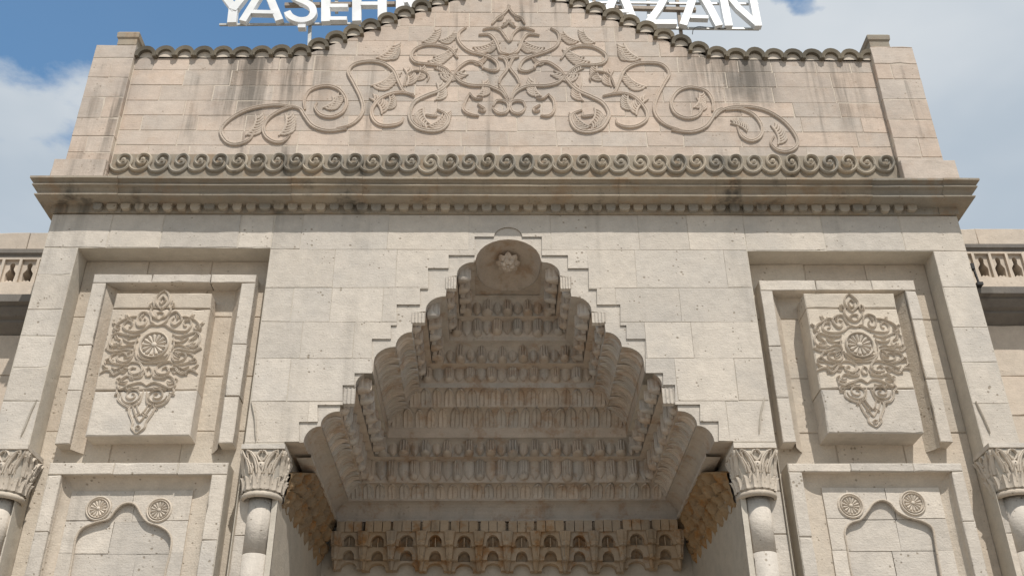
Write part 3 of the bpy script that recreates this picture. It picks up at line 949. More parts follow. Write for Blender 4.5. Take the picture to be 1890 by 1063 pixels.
def along(row, x, z, items, margin, step, nm_side=True):
    """place (mesh, name) pairs in turn along the back and both arms of a row"""
    d = x + DEEP
    n = max(2, int(round((2 * x - margin) / step)))
    st = (2 * x - margin) / n
    for i in range(n):
        me, nm = items[i % len(items)] if len(items) > 1 else items[0]
        px = -x + margin / 2 + st * (i + .5)
        o = place(nm, me, row, (px, d, z))
        o.scale = (ru(.88, 1.08), ru(.85, 1.12), ru(.92, 1.05)); o.rotation_euler[2] += ru(-.06, .06); o.rotation_euler[1] += ru(-.03, .03)
    L = d - Y0V - .006
    m = max(2, int(round((L - margin / 2) / step))); st = (L - margin / 2) / m
    for s in (-1, 1):
        for i in range(m):
            me, nm = items[(i) % len(items)]
            o = place(nm, me, row, (s * x, Y0V + .006 + st * (i + .5), z), rz=(math.pi / 2 if s < 0 else -math.pi / 2))
            o.scale = (ru(.93, 1.05), ru(.9, 1.1), ru(.95, 1.04))


for k, s_ in enumerate(PROF):
    kind, x0, z0, x1, z1 = s_; row = row_objs[k]
    if kind == 'leaf':
        step = .0148 if k == 2 else .0146
        me = lancet(step * .90, x0 - x1, (z1 - z0) * .97, .0025, 'leaf', M_NICHE)
        along(row, x0 - .0004, z0, [(me, 'leaf')], .004, step)
    elif kind in ('petal', 'petalc'):
        h = (z1 - z0) * (.92 if kind == 'petal' else 1.12); w = .0130 if k < 6 else .0122
        a = fluted_petal(w, h, .0085 if kind == 'petal' else .0135, 'fluted_petal', M_NICHE); b = shield(w * .98, h * .93, .0036 if kind == 'petal' else .0070, 'shield_petal', M_NICHE)
        xx = x0 if kind == 'petal' else x0 - (x0 - x1) * .06
        along(row, xx, z1 - .0015, [(a, 'fluted_petal'), (b, 'shield_petal')], .004, w * 1.05)

# ceiling with its little half dome and boss
D_C = PROF[-1][3] + DEEP
N = 24
rim = [(R_DOME * math.cos(math.pi * i / N), Y0V + .065 * max(0, math.sin(math.pi * i / N)) ** .55) for i in range(N + 1)]
XCE = PROF[-1][3] + .001
ceil_poly = [(-XCE, Y0V - .002), (XCE, Y0V - .002), (XCE, D_C + .002), (-XCE, D_C + .002)]
hole = [(R_DOME, Y0V - .01)] + rim + [(-R_DOME, Y0V - .01)]
ov, fs = clip(ceil_poly, [hole])
mk('ceiling_slab', [(p[0], p[1], Z_CEIL) for p in ov], [tuple(reversed(f)) for f in fs], M_NICHE, vault)
rings = []
for i in range(13):
    a = math.pi * i / 12                      # across, from right to left
    ring = []
    for j in range(13):
        b = math.pi / 2 * j / 12              # from the ceiling edge up and forward to the front arch
        # direction on an ellipsoid: x, depth, height
        ring.append((R_DOME * math.cos(a), Y0V - .003 + .068 * max(0, math.sin(a)) ** .55 * math.cos(b), Z_CEIL + Z_DOME * math.sin(a) * math.sin(b)))
    rings.append(ring)
MB().loft(rings, False).build('half_dome', M_NICHE, vault, True)
mb = MB()
bc = Vector((0, .034, Z_CEIL + .0190)); bn = Vector((0, -.5, -.86)).normalized(); bu = Vector((0, .86, -.5)).normalized(); bxv = Vector((1, 0, 0))
for lay, (n, rr, hh, a0) in enumerate(((8, .0140, .003, 0), (6, .0095, .0085, .3))):
    for k in range(n):
        a = 2 * math.pi * k / n + a0
        dr = bxv * math.cos(a) + bu * math.sin(a); sd = bxv * -math.sin(a) + bu * math.cos(a)
        rg = []
        for t in (0.1, .4, .7, .9, 1.0):
            w = rr * .42 * math.sin(math.pi * (.15 + .75 * t))
            c = bc + dr * rr * t + bn * (hh + .003 * math.sin(math.pi * t))
            rg.append([c - sd * w, c + bn * w * .6, c + sd * w, c - bn * .004])
        mb.loft(rg, True, True, True)
rg = [[bc + bn * (.002 + .013 * t) + (bxv * math.cos(b) + bu * math.sin(b)) * (.0042 * math.cos(t * 1.45)) for b in [2 * math.pi * j / 10 for j in range(10)]] for t in (0, .4, .7, .9, 1)]
mb.loft(rg, True, True, True)
mb.build('rosette_boss', M_NICHE, vault)

# lintel band and stalactites below
XL, ZL0 = PROF[0][3], PROF[0][4]
dB = XL + DEEP
D_BACK = .268                      # the back wall
mb = MB()
ZW = U(940, 1090, D_BACK)[1]
mb.add([(-XJ, D_BACK, ZG), (XJ, D_BACK, ZG), (XJ, D_BACK, ZL0), (-XJ, D_BACK, ZL0)], [(0, 1, 2, 3)])
for s in (-1, 1):
    xf, xb = XJ, X(568, 1052, D_BACK) if s < 0 else X(1290, 1052, D_BACK)
    mb.add([(s * XJ, .0015, ZG), (s * (XJ - .004), D_BACK, ZG), (s * (XJ - .004), D_BACK, ZL0), (s * XJ, .0015, ZL0)], [(0, 1, 2, 3)])
mb.build('side_wall', M_JAMB, vault)
mb = MB()
for (a, b, zz) in ((XL + .003, XL - .003, ZL0 - .0015),):
    d = XL + DEEP
    rings = [[(-(XL + q), Y0V + .03, z), (-(XL + q), d + q, z), (XL + q, d + q, z), (XL + q, Y0V + .03, z)] for q, z in ((.001, ZL0 + .0005), (-.0035, ZL0 - .0005), (-.0035, ZL0 - .004), (.012, ZL0 - .0045))]
    mb.loft(rings, False)
mb.build('string_moulding', M_NICHE, vault)


def arch_plate(mb, w, z0, z1, aw, az, y0, y1, ogee=True):
    """a plate w wide with an arched opening aw wide cut up from its foot"""
    n = 10; arc = []
    for i in range(n + 1):
        a = math.pi * i / n
        x = -aw / 2 * math.cos(a); z = az * (math.sin(a) ** .8)
        arc.append((x, z0 + z))
    poly = [(-w / 2, z0), (-aw / 2, z0)] + arc[1:-1] + [(aw / 2, z0), (w / 2, z0), (w / 2, z1), (-w / 2, z1)]
    slab(mb, poly, y0, y1)


def stalactite_mesh(w, k):
    """origin at the top middle of the unit on the wall face; it steps forward towards its top"""
    mb = MB(); h = .062
    # fluted frieze blocks at the top
    for i in range(3):
        x0 = -w / 2 + .0012 + i * (w - .0024) / 3
        mb.box(x0 + .0004, x0 + (w - .0024) / 3 - .0004, -.0300 - .0012 * (i == 1), -.0240, -.0175, -.004)
    mb.box(-w / 2, w / 2, -.0235, -.012, -.0172, -.0045)
    # three tiers of hoods, each lower and further back
    arch_plate(mb, w, -.034, -.0172, w * .50, .0135, -.0265, -.016)
    arch_plate(mb, w, -.049, -.0338, w * .42, .0110, -.0195, -.008)
    arch_plate(mb, w, -.060, -.0488, w * .60, .0090, -.0115, 0)
    # pendants at the unit's edges, tapering down
    for x0 in (-w / 2, w / 2):
        for (z0, z1, a, b, y) in ((-.034, -.0172, .0060, .0092, -.0305), (-.050, -.034, .0042, .0066, -.0245), (-.061, -.050, .0022, .0045, -.0155)):
            rings = []
            for t in (0, .35, .7, 1):
                q = a + (b - a) * t ** .7
                rings.append([(x0 - q, y + .012, z0 + (z1 - z0) * t), (x0 - q * .7, y, z0 + (z1 - z0) * t), (x0, y - .0022, z0 + (z1 - z0) * t), (x0 + q * .7, y, z0 + (z1 - z0) * t), (x0 + q, y + .012, z0 + (z1 - z0) * t)])
            mb.loft(rings, False); b0 = len(mb.v) - 20
            mb.f.append((b0, b0 + 1, b0 + 2, b0 + 3, b0 + 4))
    # hollow shells behind the hoods
    for (zc, r, y, zz) in ((-.034, w * .25, -.016, .0135), (-.049, w * .21, -.008, .011)):
        rings = []
        for i in range(7):
            a = math.pi * i / 6
            rings.append([(-r * math.cos(a), y + .0045 * math.sin(a) * math.cos(b), zc + zz * math.sin(a) * math.sin(b)) for b in [math.pi / 2 * j / 4 for j in range(5)]])
        mb.loft(rings, False)
    # a small tongue in the middle niche
    for x0 in (-w / 2, w / 2):
        for (z0, z1, y, hw) in ((-.032, -.019, -.0325, .0050), (-.048, -.036, -.0262, .0034)):
            for q in (-.8, 0, .8): mb.box(x0 + q * hw - .0007, x0 + q * hw + .0007, y - .0006 + abs(q) * .0016, y + .004, z0 + .002, z1)
            mb.add([(x0 - hw, y + .001, z0 + .002), (x0, y - .0016, z0 + .003), (x0 + hw, y + .001, z0 + .002), (x0, y + .003, z0 - .0035)], [(0, 1, 3), (1, 2, 3)])
    for q in (-.22, 0, .22): mb.box(w * q - .0006, w * q + .0006, -.0212, -.014, -.0335, -.0225)
    return mb.mesh('stalactite', M_STAL)


nst = 12
wst = 2 * (XL - .002) / nst
sm = stalactite_mesh(wst, 0)
for i in range(nst):
    o = place('stalactite', sm, vault, (-XL + .002 + wst * (i + .5), D_BACK, ZL0 - .002))
    o.scale = (ru(.94, 1.04), ru(.88, 1.06), ru(.94, 1.05))
for sd in (-1, 1):
    NI, NJ = 84, 34; rings = []
    y_a, y_b = .016, D_BACK - .012
    for i in range(NI + 1):
        ty = i / NI; y = y_a + (y_b - y_a) * ty; ring = []
        zt = ZL0 - .003 - .026 * max(0, 1 - ty / .30) ** 1.2
        zb = ZL0 - .0615 - .002 * math.sin(ty * 70)
        for j in range(NJ + 1):
            tz = j / NJ; z = zb + (zt - zb) * tz
            step = math.floor(tz * 3.999 + .001) / 4 + .25 * min(1, (tz * 4 % 1) * 2.2)
            base = .0015 + .0185 * step * min(1, .25 + ty * 3.2)
            # worn rows of hanging cells, each row shifted by half a cell
            cell = (y / .030 + .5 * math.floor(tz * 3.999)) % 1
            hollow = max(0, 1 - ((cell - .5) / .36) ** 2) * max(0, 1 - (((tz * 4) % 1 - .38) / .5) ** 2)
            n = mnoise.fractal(Vector((y * 95 + 7 * sd, z * 95, 1.7)), 0.9, 2.1, 4) * .0022 + mnoise.noise(Vector((y * 30, z * 30 + y * 20, sd * 3.0))) * .0020
            e = base + (n * 1.5 - .0120 * hollow) * min(1, ty * 6, (1 - tz) * 8 + .2, tz * 5 + .15)
            ring.append((sd * (XJ - .0005 - max(-.001, e)), y, z))
        rings.append([(sd * (XJ + .002), y, zb - .0005)] + ring + [(sd * (XJ + .002), y, zt + .0012)])
    MB().loft(rings, False).build('worn_stalactite_corbel', M_STAL2, vault)

# ------------------------------------------------------------------ cornice
def solve_over(x, y):
    """overhang o and height of a corner-silhouette pixel at the left end: X = -XF - o, Y = -o"""
    d = pix_dir(x, y); lo, hi = -.02, .12
    for _ in range(50):
        m = (lo + hi) / 2
        if U(x, y, -m)[0] > -XF - m: lo, hi = lo, m
        else: lo, hi = m, hi
    m = (lo + hi) / 2
    return m, U(x, y, -m)[1]


OV = .0325
zc_top = Z(940, 327, -OV)
zc_bot = Z_TOP + .0002
H_ = zc_top - zc_bot
CPROF = [(0.0, 0), (.003, 0), (.003, .0096), (.0215, .0100), (.0228, .0100), (.0240, .0107), (.0240, .0122), (.0226, .0130), (.0203, .0134), (.0210, .0165), (.0236, .0196), (.0258, .0206),
         (.0276, .0209), (.0287, .0216), (.0285, .0230), (.0258, .0238), (.0264, .0258), (.0293, .0278), (.0325, .0284), (.0325, .0311)]
kz = H_ / .0311
SIDE = .021 / .0325                # the side overhang is smaller than the front one
cornice = thing('cornice', 'broad weathered stone cornice with dentils running under the scroll band', 'cornice', (0, 0, zc_bot))
xs = [-XF]
while xs[-1] < XF - .09: xs.append(xs[-1] + ru(.075, .125))
xs.append(XF)
for i, (a, b) in enumerate(zip(xs, xs[1:])):
    jy, jz = ru(-.0003, .0003), ru(-.0002, .0002)
    rings = []
    for o, z in CPROF:
        q = []
        for m_ in range(9):
            xx = a + .0001 + (b - a - .0002) * m_ / 8
            wv = .0011 * mnoise.noise(Vector((xx * 9, z * 30, 2.0))) + .0005 * mnoise.noise(Vector((xx * 40, z * 90, 5.0)))
            q.append((xx, -o + jy + wv * .7, zc_bot + z * kz + jz + (wv if z > .004 else 0)))
        if i == 0: q[0] = (-XF - o * SIDE, -o + jy, zc_bot + z * kz + jz); q.insert(0, (-XF - o * SIDE, .15, zc_bot + z * kz + jz))
        if i == len(xs) - 2: q[-1] = (XF + o * SIDE, -o + jy, zc_bot + z * kz + jz); q.append((XF + o * SIDE, .15, zc_bot + z * kz + jz))
        rings.append(q)
    last = rings[-1]
    rings.append([(p[0] * (1 if abs(p[0]) < XF else XF / abs(p[0])), .15 if abs(p[1]) < .1 else p[1], p[2]) for p in last])
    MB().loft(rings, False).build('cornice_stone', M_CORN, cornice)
# dentils
dm = MB()
w, h, dp = .0116, .0088, .0058
rings = []
for (k, z) in ((1, 0), (1, -.55), (.92, -.75), (.7, -.92), (.3, -1)):
    rings.append([(-w / 2 * k, 0, z * h), (-w / 2 * k, -dp * (.85 + .15 * k), z * h), (0, -dp * 1.08 * (.85 + .15 * k), z * h), (w / 2 * k, -dp * (.85 + .15 * k), z * h), (w / 2 * k, 0, z * h)])
dm.loft(rings, False, False, True); dm.f.append((4, 3, 2, 1, 0))
dme = dm.mesh('dentil', M_FRIEZE)
xd0, xd1 = X(180, 385, -.006), X(1683, 385, -.006)
nd = 60
for i in range(nd):
    o = place('dentil', dme, cornice, (xd0 + (xd1 - xd0) * i / (nd - 1), -.0028, zc_bot + .0097 * kz))
    o.scale = (ru(.85, 1.1), ru(.9, 1.05), ru(.85, 1.1))

# ------------------------------------------------------------------ gable wall
gable = thing('gable_wall', 'tan gable wall with carved vine scrolls and wavy coping above the cornice', 'gable', (0, 0, zc_top))
PIL_L = X(228, 205); PIL_R = X(1632, 215)
ed_px = [(262, 104), (400, 104), (520, 103), (565, 98), (600, 86), (640, 71), (690, 52), (740, 33), (790, 15), (830, 2), (870, -9), (905, -15), (940, -17)]
edL = [U(x, y + 4) for x, y in ed_px]
eL = [(x - U(CEN, y + 4)[0], z) for (x, z), (_, y) in zip(edL, ed_px)]
e_poly = eL + [(-x, z) for x, z in reversed(eL[:-1])]
eL3 = smooth_pts([(a, 0, b) for a, b in e_poly], 3)
Z_GB = zc_top - .004
top_edge = [(v[0], v[2]) for v in eL3]
gpoly = [(PIL_L - .002, Z_GB)] + [(PIL_R + .002, Z_GB)] + [(PIL_R + .002, top_edge[-1][1])] + list(reversed(top_edge)) + [(PIL_L - .002, top_edge[0][1])]
mb = MB(); slab(mb, gpoly, .0005, .09); mb.build('wall_core', M_PEDMORT, gable)
gz = [Z_GB]
for y in (296, 270, 243, 215, 188, 160, 132, 104, 77, 50, 24, -2, -28):
    gz.append(U(CEN, y)[1])
courses(gable, 'gable_stone', PIL_L, PIL_R, gz, .042, .085, 0, .02, M_PED, within=gpoly, gap=.0007, jit=.0006, yj=.0002)

# coping tiles: open half rings set edge to edge along the top
def tile_mesh(w):
    mb = MB(); n = 10; r0, r1 = w * .36, w * .57
    arcs = []
    for i in range(n + 1):
        a = math.pi * (1.04 - 1.08 * i / n)
        arcs.append((math.cos(a), math.sin(a)))
    rings = []
    for c, s in arcs:
        rings.append([(r0 * c, -.0060, r0 * s * 1.02), (r1 * c * .96, -.0072, r1 * s), (r1 * c, -.004, r1 * s * 1.03), (r1 * c, .09, r1 * s * 1.03), (r0 * c, .09, r0 * s)])
    mb.loft(rings, True, True, True)
    return mb.mesh('coping_tile', M_COPE)


# resample the top edge at the tile pitch
pitch = .0249
acc = 0; pos = []
tgt = pitch * .35
for a, b in zip(top_edge, top_edge[1:]):
    va, vb = Vector((a[0], a[1])), Vector((b[0], b[1])); L = (vb - va).length
    while acc + L >= tgt:
        p = va + (vb - va) * ((tgt - acc) / L); pos.append((p.x, p.y)); tgt += pitch * (1 - .0)
    acc += L
tm = tile_mesh(pitch)
fm = MB()
n = 8
fm.loft([[(pitch * .40 * math.cos(math.pi * i / n), y, pitch * .40 * math.sin(math.pi * i / n)) for i in range(n + 1)] for y in (-.0012, .05)], False)
fm.f.append(tuple(range(n, -1, -1)))
fme = fm.mesh('mortar_fill', M_PEDMORT)
for x, z in pos:
    o = place('coping_tile', tm, gable, (x, 0, z + .0012 + ru(-.0008, .0008)))
    o.rotation_euler = (ru(-.03, .03), ru(-.06, .06), 0)
    o.scale = (ru(.96, 1.04), 1, ru(.92, 1.06))
    place('mortar_fill', fme, o, (x, ru(-.001, .001), z + .0003))

# carved vines
z1 = lambda L: [(x / 2.953, y / 2.953) for x, y in L]
z2 = lambda L: [(620 + x / 2.953, y / 2.953) for x, y in L]
z3 = lambda L: [(1250 + x / 2.953, y / 2.953) for x, y in L]
YV = -.0006


def jig(L, a=1.3): return [(x + ru(-a, a), y + ru(-a, a)) for x, y in L]


BOTH = [
    ([(945, 33), (930, 62), (905, 85), (872, 105), (852, 132)], .0042),
    ([(945, 118), (925, 138), (903, 152)], .0036),
    ([(802, 168), (850, 153), (890, 165), (918, 193), (932, 222), (945, 236)], .0045),
    ([(775, 194), (828, 188), (862, 212), (882, 258), (898, 290), (945, 300)], .0048),
    ([(712, 154), (676, 180), (668, 215), (690, 258), (735, 282), (800, 303), (850, 322), (878, 352), (880, 384), (845, 390), (802, 375)], .0048),
    ([(903, 308), (925, 335), (936, 362), (926, 392), (900, 425), (890, 458)], .0048),
    ([(886, 310), (945, 322)], .0062),
    ([(888, 462), (915, 498), (938, 545)], .0042),
    ([(638, 412), (678, 448), (740, 468), (820, 470), (875, 484), (915, 512), (940, 555)], .0050),
    ([(640, 408), (672, 372), (725, 340), (775, 342), (802, 362), (800, 378)], .0046),
    ([(662, 322), (620, 272), (558, 250), (480, 252), (425, 280), (408, 312), (432, 342), (492, 352), (555, 358), (600, 380), (632, 412)], .0050),
    ([(640, 412), (618, 450), (568, 492), (500, 520), (432, 560), (402, 612), (412, 662), (452, 700), (522, 716), (582, 700), (610, 660), (596, 622), (552, 602)], .0052),
    ([(485, 628), (540, 632), (545, 612)], .0042),
    ([(428, 525), (372, 500), (345, 445), (312, 382), (252, 342), (170, 335), (100, 352), (68, 395), (95, 450), (130, 520), (150, 585), (132, 640), (80, 682), (0, 706)], .0054),
    ([(428, 522), (350, 508), (285, 518), (232, 550), (196, 600), (200, 650), (245, 684), (310, 688), (355, 670), (364, 645)], .0048),
    ([(855, 585), (872, 556), (905, 548), (935, 562), (942, 588), (925, 614), (892, 620), (863, 606), (855, 585)], .0042),
    ([(728, 512), (702, 552), (698, 598), (725, 628), (776, 636)], .0042),
    ([(728, 512), (750, 535), (775, 545), (800, 540)], .0032),
    ([(775, 572), (795, 582), (815, 596), (800, 610), (775, 600)], .0034),
    ([(370, 470), (385, 420), (420, 395), (470, 395), (502, 420), (495, 445)], .0034),
]
ring_px = [(1662, 600), (1660, 545), (1695, 492), (1780, 470), (1850, 492), (1888, 552), (1868, 612), (1808, 640), (1748, 628), (1718, 590), (1728, 560)]
sweepL = [(1890, 706), (1780, 714), (1705, 688), (1665, 640), (1640, 600), (1605, 583)]
CX0 = U(CEN, 200)[0]
for pts, w in BOTH:
    for qq in (px_curve(jig(z2(pts)), YV, 5), mirror(px_curve(jig(z2(pts)), YV, 5), CX0)):
        w = w * ru(.92, 1.06)
        MB().ribbon(qq, w * 1.0, .0022, prof=0, t0=.6, t1=.5).build('vine_scroll', M_VINE, gable)
q = px_curve(z1(ring_px), YV, 5); q2 = px_curve(z1(sweepL), YV, 5)
for qq in (q, mirror(q, CX0), q2, mirror(q2, CX0)):
    MB().ribbon(qq, .0050, .0022, prof=0, t0=.6, t1=.5).build('vine_scroll', M_VINE, gable)
for L in ([(1640, 602), (1600, 585), (1540, 600), (1472, 640), (1437, 692), (1447, 742), (1492, 774), (1542, 774), (1582, 738)],
          [(1620, 592), (1540, 576), (1440, 580), (1350, 600), (1270, 640), (1215, 690), (1206, 732), (1242, 780), (1300, 788), (1362, 760), (1390, 715)]):
    MB().ribbon(px_curve(z1(L), YV), .0048, .0022, prof=0, t0=.6, t1=.4).build('vine_scroll', M_VINE, gable)
for L in ([(205, 640), (240, 605), (300, 587), (400, 585), (500, 612), (590, 672), (648, 748), (650, 798), (604, 828), (545, 820), (510, 782), (528, 742)],
          [(262, 602), (340, 596), (420, 630), (462, 695), (450, 748), (402, 770), (352, 745), (327, 692)]):
    MB().ribbon(px_curve(z3(L), YV), .0048, .0022, prof=0, t0=.6, t1=.4).build('vine_scroll', M_VINE, gable)
LEAVES = [(190, 470, 75, 0.2), (240, 470, 50, 0.6), (530, 312, 60, .1), (500, 335, 70, 0.1), (470, 232, 60, .5), (560, 225, 60, .2), (220, 318, 70, .4), (280, 325, 45, .6), (385, 470, 60, 1.2), (430, 440, 55, .8),
          (560, 400, 70, -.4), (600, 425, 50, 1.8), (540, 550, 60, 1.0), (480, 585, 60, -1.8), (450, 620, 45, -1.7), (250, 625, 70, 1.6), (270, 600, 55, .9), (500, 690, 60, .3), (550, 680, 50, .6), (770, 525, 60, .8), (800, 530, 50, 1.2), (745, 260, 70, -.1), (800, 275, 45, .1), (745, 345, 40, .1), (870, 110, 30, .5), (910, 130, 24, .2)]
for x, y, r, an in LEAVES:
    X0, Z0 = U(620 + x / 2.953, y / 2.953, YV)
    rr = r / 2.953 * 2.6 / F_PX
    for s in (0, 1):
        mb = MB()
        xx = X0 if not s else 2 * CX0 - X0
        curl_leaf(mb, xx, Z0, YV, rr * ru(.95, 1.15), an if not s else math.pi - an, 7, .0016, 1 if not s else -1)
        mb.build('acanthus_leaf', M_VINE, gable)
for (x, y, r, an, zf) in ((1760, 590, 80, .4, z1), (1790, 600, 60, .9, z1), (1340, 740, 90, .8, z1), (1520, 740, 90, .9, z1), (90, 590, 70, .7, z3), (120, 610, 60, 1.1, z3), (550, 790, 80, 1.2, z3), (380, 720, 60, 2, z3)):
    (a, b), = zf([(x, y)]); X0, Z0 = U(a, b, YV); rr = r / 2.953 / F_PX * 2.2
    mb = MB(); curl_leaf(mb, X0, Z0, YV, rr, an, 7, .0016, 1)
    mb.build('acanthus_leaf', M_VINE, gable)

# ------------------------------------------------------------------ pillars at both ends of the gable
def pillar(label, s, xo, xi, ztop_px, cap_px):
    a, b = (xo, xi) if s < 0 else (xi, xo)
    zt = ztop_px
    t = thing('parapet_pillar', label, 'pillar', ((a + b) / 2, -.007, zc_top), 'pillars flanking the gable wall')
    y0 = -.0075
    zz = [zc_top - .004]
    while zz[-1] < zt - .028: zz.append(zz[-1] + ru(.024, .034))
    zz.append(zt)
    mb = MB(); mb.box(a + .0006, b - .0006, y0 + .0005, .10, zc_top - .004, zt - .0006); mb.build('pillar_core', M_PEDMORT, t)
    for i, (c, d) in enumerate(zip(zz, zz[1:])):
        if i % 2: ashlar('pillar_stone', rect(a, b, c, d), y0, .10, M_PED, t, gap=.0003)
        else:
            m = a + (b - a) * ru(.35, .65)
            ashlar('pillar_stone', rect(a, m, c, d), y0, .10, M_PED, t, gap=.0003); ashlar('pillar_stone', rect(m, b, c, d), y0, .10, M_PED, t, gap=.0003)
    # stub and moulded cap
    c0, c1, zc0, zc1 = cap_px
    w = c1 - c0; mb = MB()
    rings = [[(c0 - e, y0 - e, z), (c1 + e, y0 - e, z), (c1 + e, .05 + e, z), (c0 - e, .05 + e, z)] for e, z in ((0, zt + .0002), (0, zt + (zc1 - zt) * .45), (.0018, zt + (zc1 - zt) * .55), (.0022, zt + (zc1 - zt) * .88), (.0005, zc1))]
    mb.loft(rings, True, True, True); mb.build('cap', M_CORN, t)
    # plinth blocks
    x_out = s * (XF + .0195)
    pa, pb = (-XF - .010, xi) if s < 0 else (xi, XF + .010)
    zp = Z(150 if s < 0 else 1720, 293 if s < 0 else 296, -.012)
    ashlar('plinth_block', rect(pa, pb, zc_top - .004, zp), -.0125, .1, M_PED, t)
    pa, pb = (x_out, -XF - .0105) if s < 0 else (XF + .0105, x_out)
    ashlar('plinth_block', rect(pa, pb, zc_top - .004, zp + (.0005 if s < 0 else -.001)), .004, .1, M_CORN if s < 0 else M_PED, t)
    return t


pillar('square stone pillar with small cap at the left end of the gable wall', -1, -XF + .001, PIL_L, Z(215, 83, -.0075), (X(218, 75, -.0075), X(253, 75, -.0075), 0, Z(235, 60, -.0075)))
pillar('square stone pillar with small cap at the right end of the gable wall', 1, XF - .001, PIL_R, Z(1640, 87, -.0075), (X(1605, 80, -.0075), X(1641, 80, -.0075), 0, Z(1622, 65, -.0075)))

# ------------------------------------------------------------------ scroll band
frieze = thing('scroll_band', 'weathered running band of S scrolls along the foot of the gable wall', 'scroll band', (0, -.004, zc_top))
YS = -.004
x0, x1 = X(203, 307, YS), X(1662, 312, YS)
zS = Z(940, 301, YS)
mb = MB(); mb.box(x0, x1, YS, .01, zc_top - .003, zc_top + .0015); mb.box(x0, x1, -.0015, .01, zc_top + .0015, Z(940, 288, 0))
mb.build('band_backing', M_CORN, frieze)
ns = 41; pw = (x1 - x0 - .006) / ns
k = pw / 35.0
unit = [(12, 7), (15, 15), (21, 20), (28, 21.5), (36, 20), (43, 15), (47, 8), (48.5, 0), (46, -8), (40, -12.5), (32, -12), (26, -7), (24, 0), (26.5, 5), (32, 7.5), (38, 5.5), (40, 0)]
variants = []
for vv in range(6):
    pts = smooth_pts([((a - 35) * k + ru(-.0003, .0003), 0, -b * k * 1.12 + ru(-.0003, .0003)) for a, b in unit], 4)
    sm_ = MB().ribbon(pts, .0040 * ru(.9, 1.1), .0044, prof=1, t0=.8, t1=.6)
    e_ = ru(.7, 1.0)
    rg = [[(.0030 * e_ * q * math.cos(b), -.0030 - .0018 * e_ * (1 - q), .0030 * e_ * q * math.sin(b) + .0015) for b in [2 * math.pi * j / 8 for j in range(8)]] for q in (1, .7, .1)]
    sm_.loft(rg, True)
    variants.append(sm_.mesh('scroll', M_FRIEZE))
for i in range(ns):
    o = place('scroll', random.choice(variants), frieze, (x0 + .004 + pw * (i + .45) + ru(-.0004, .0004), -.0015, zS + .0030 + ru(-.0006, .0006)))
    o.scale = (ru(.96, 1.03), ru(.75, 1.15), ru(.93, 1.05)); o.rotation_euler[1] = ru(-.05, .05)

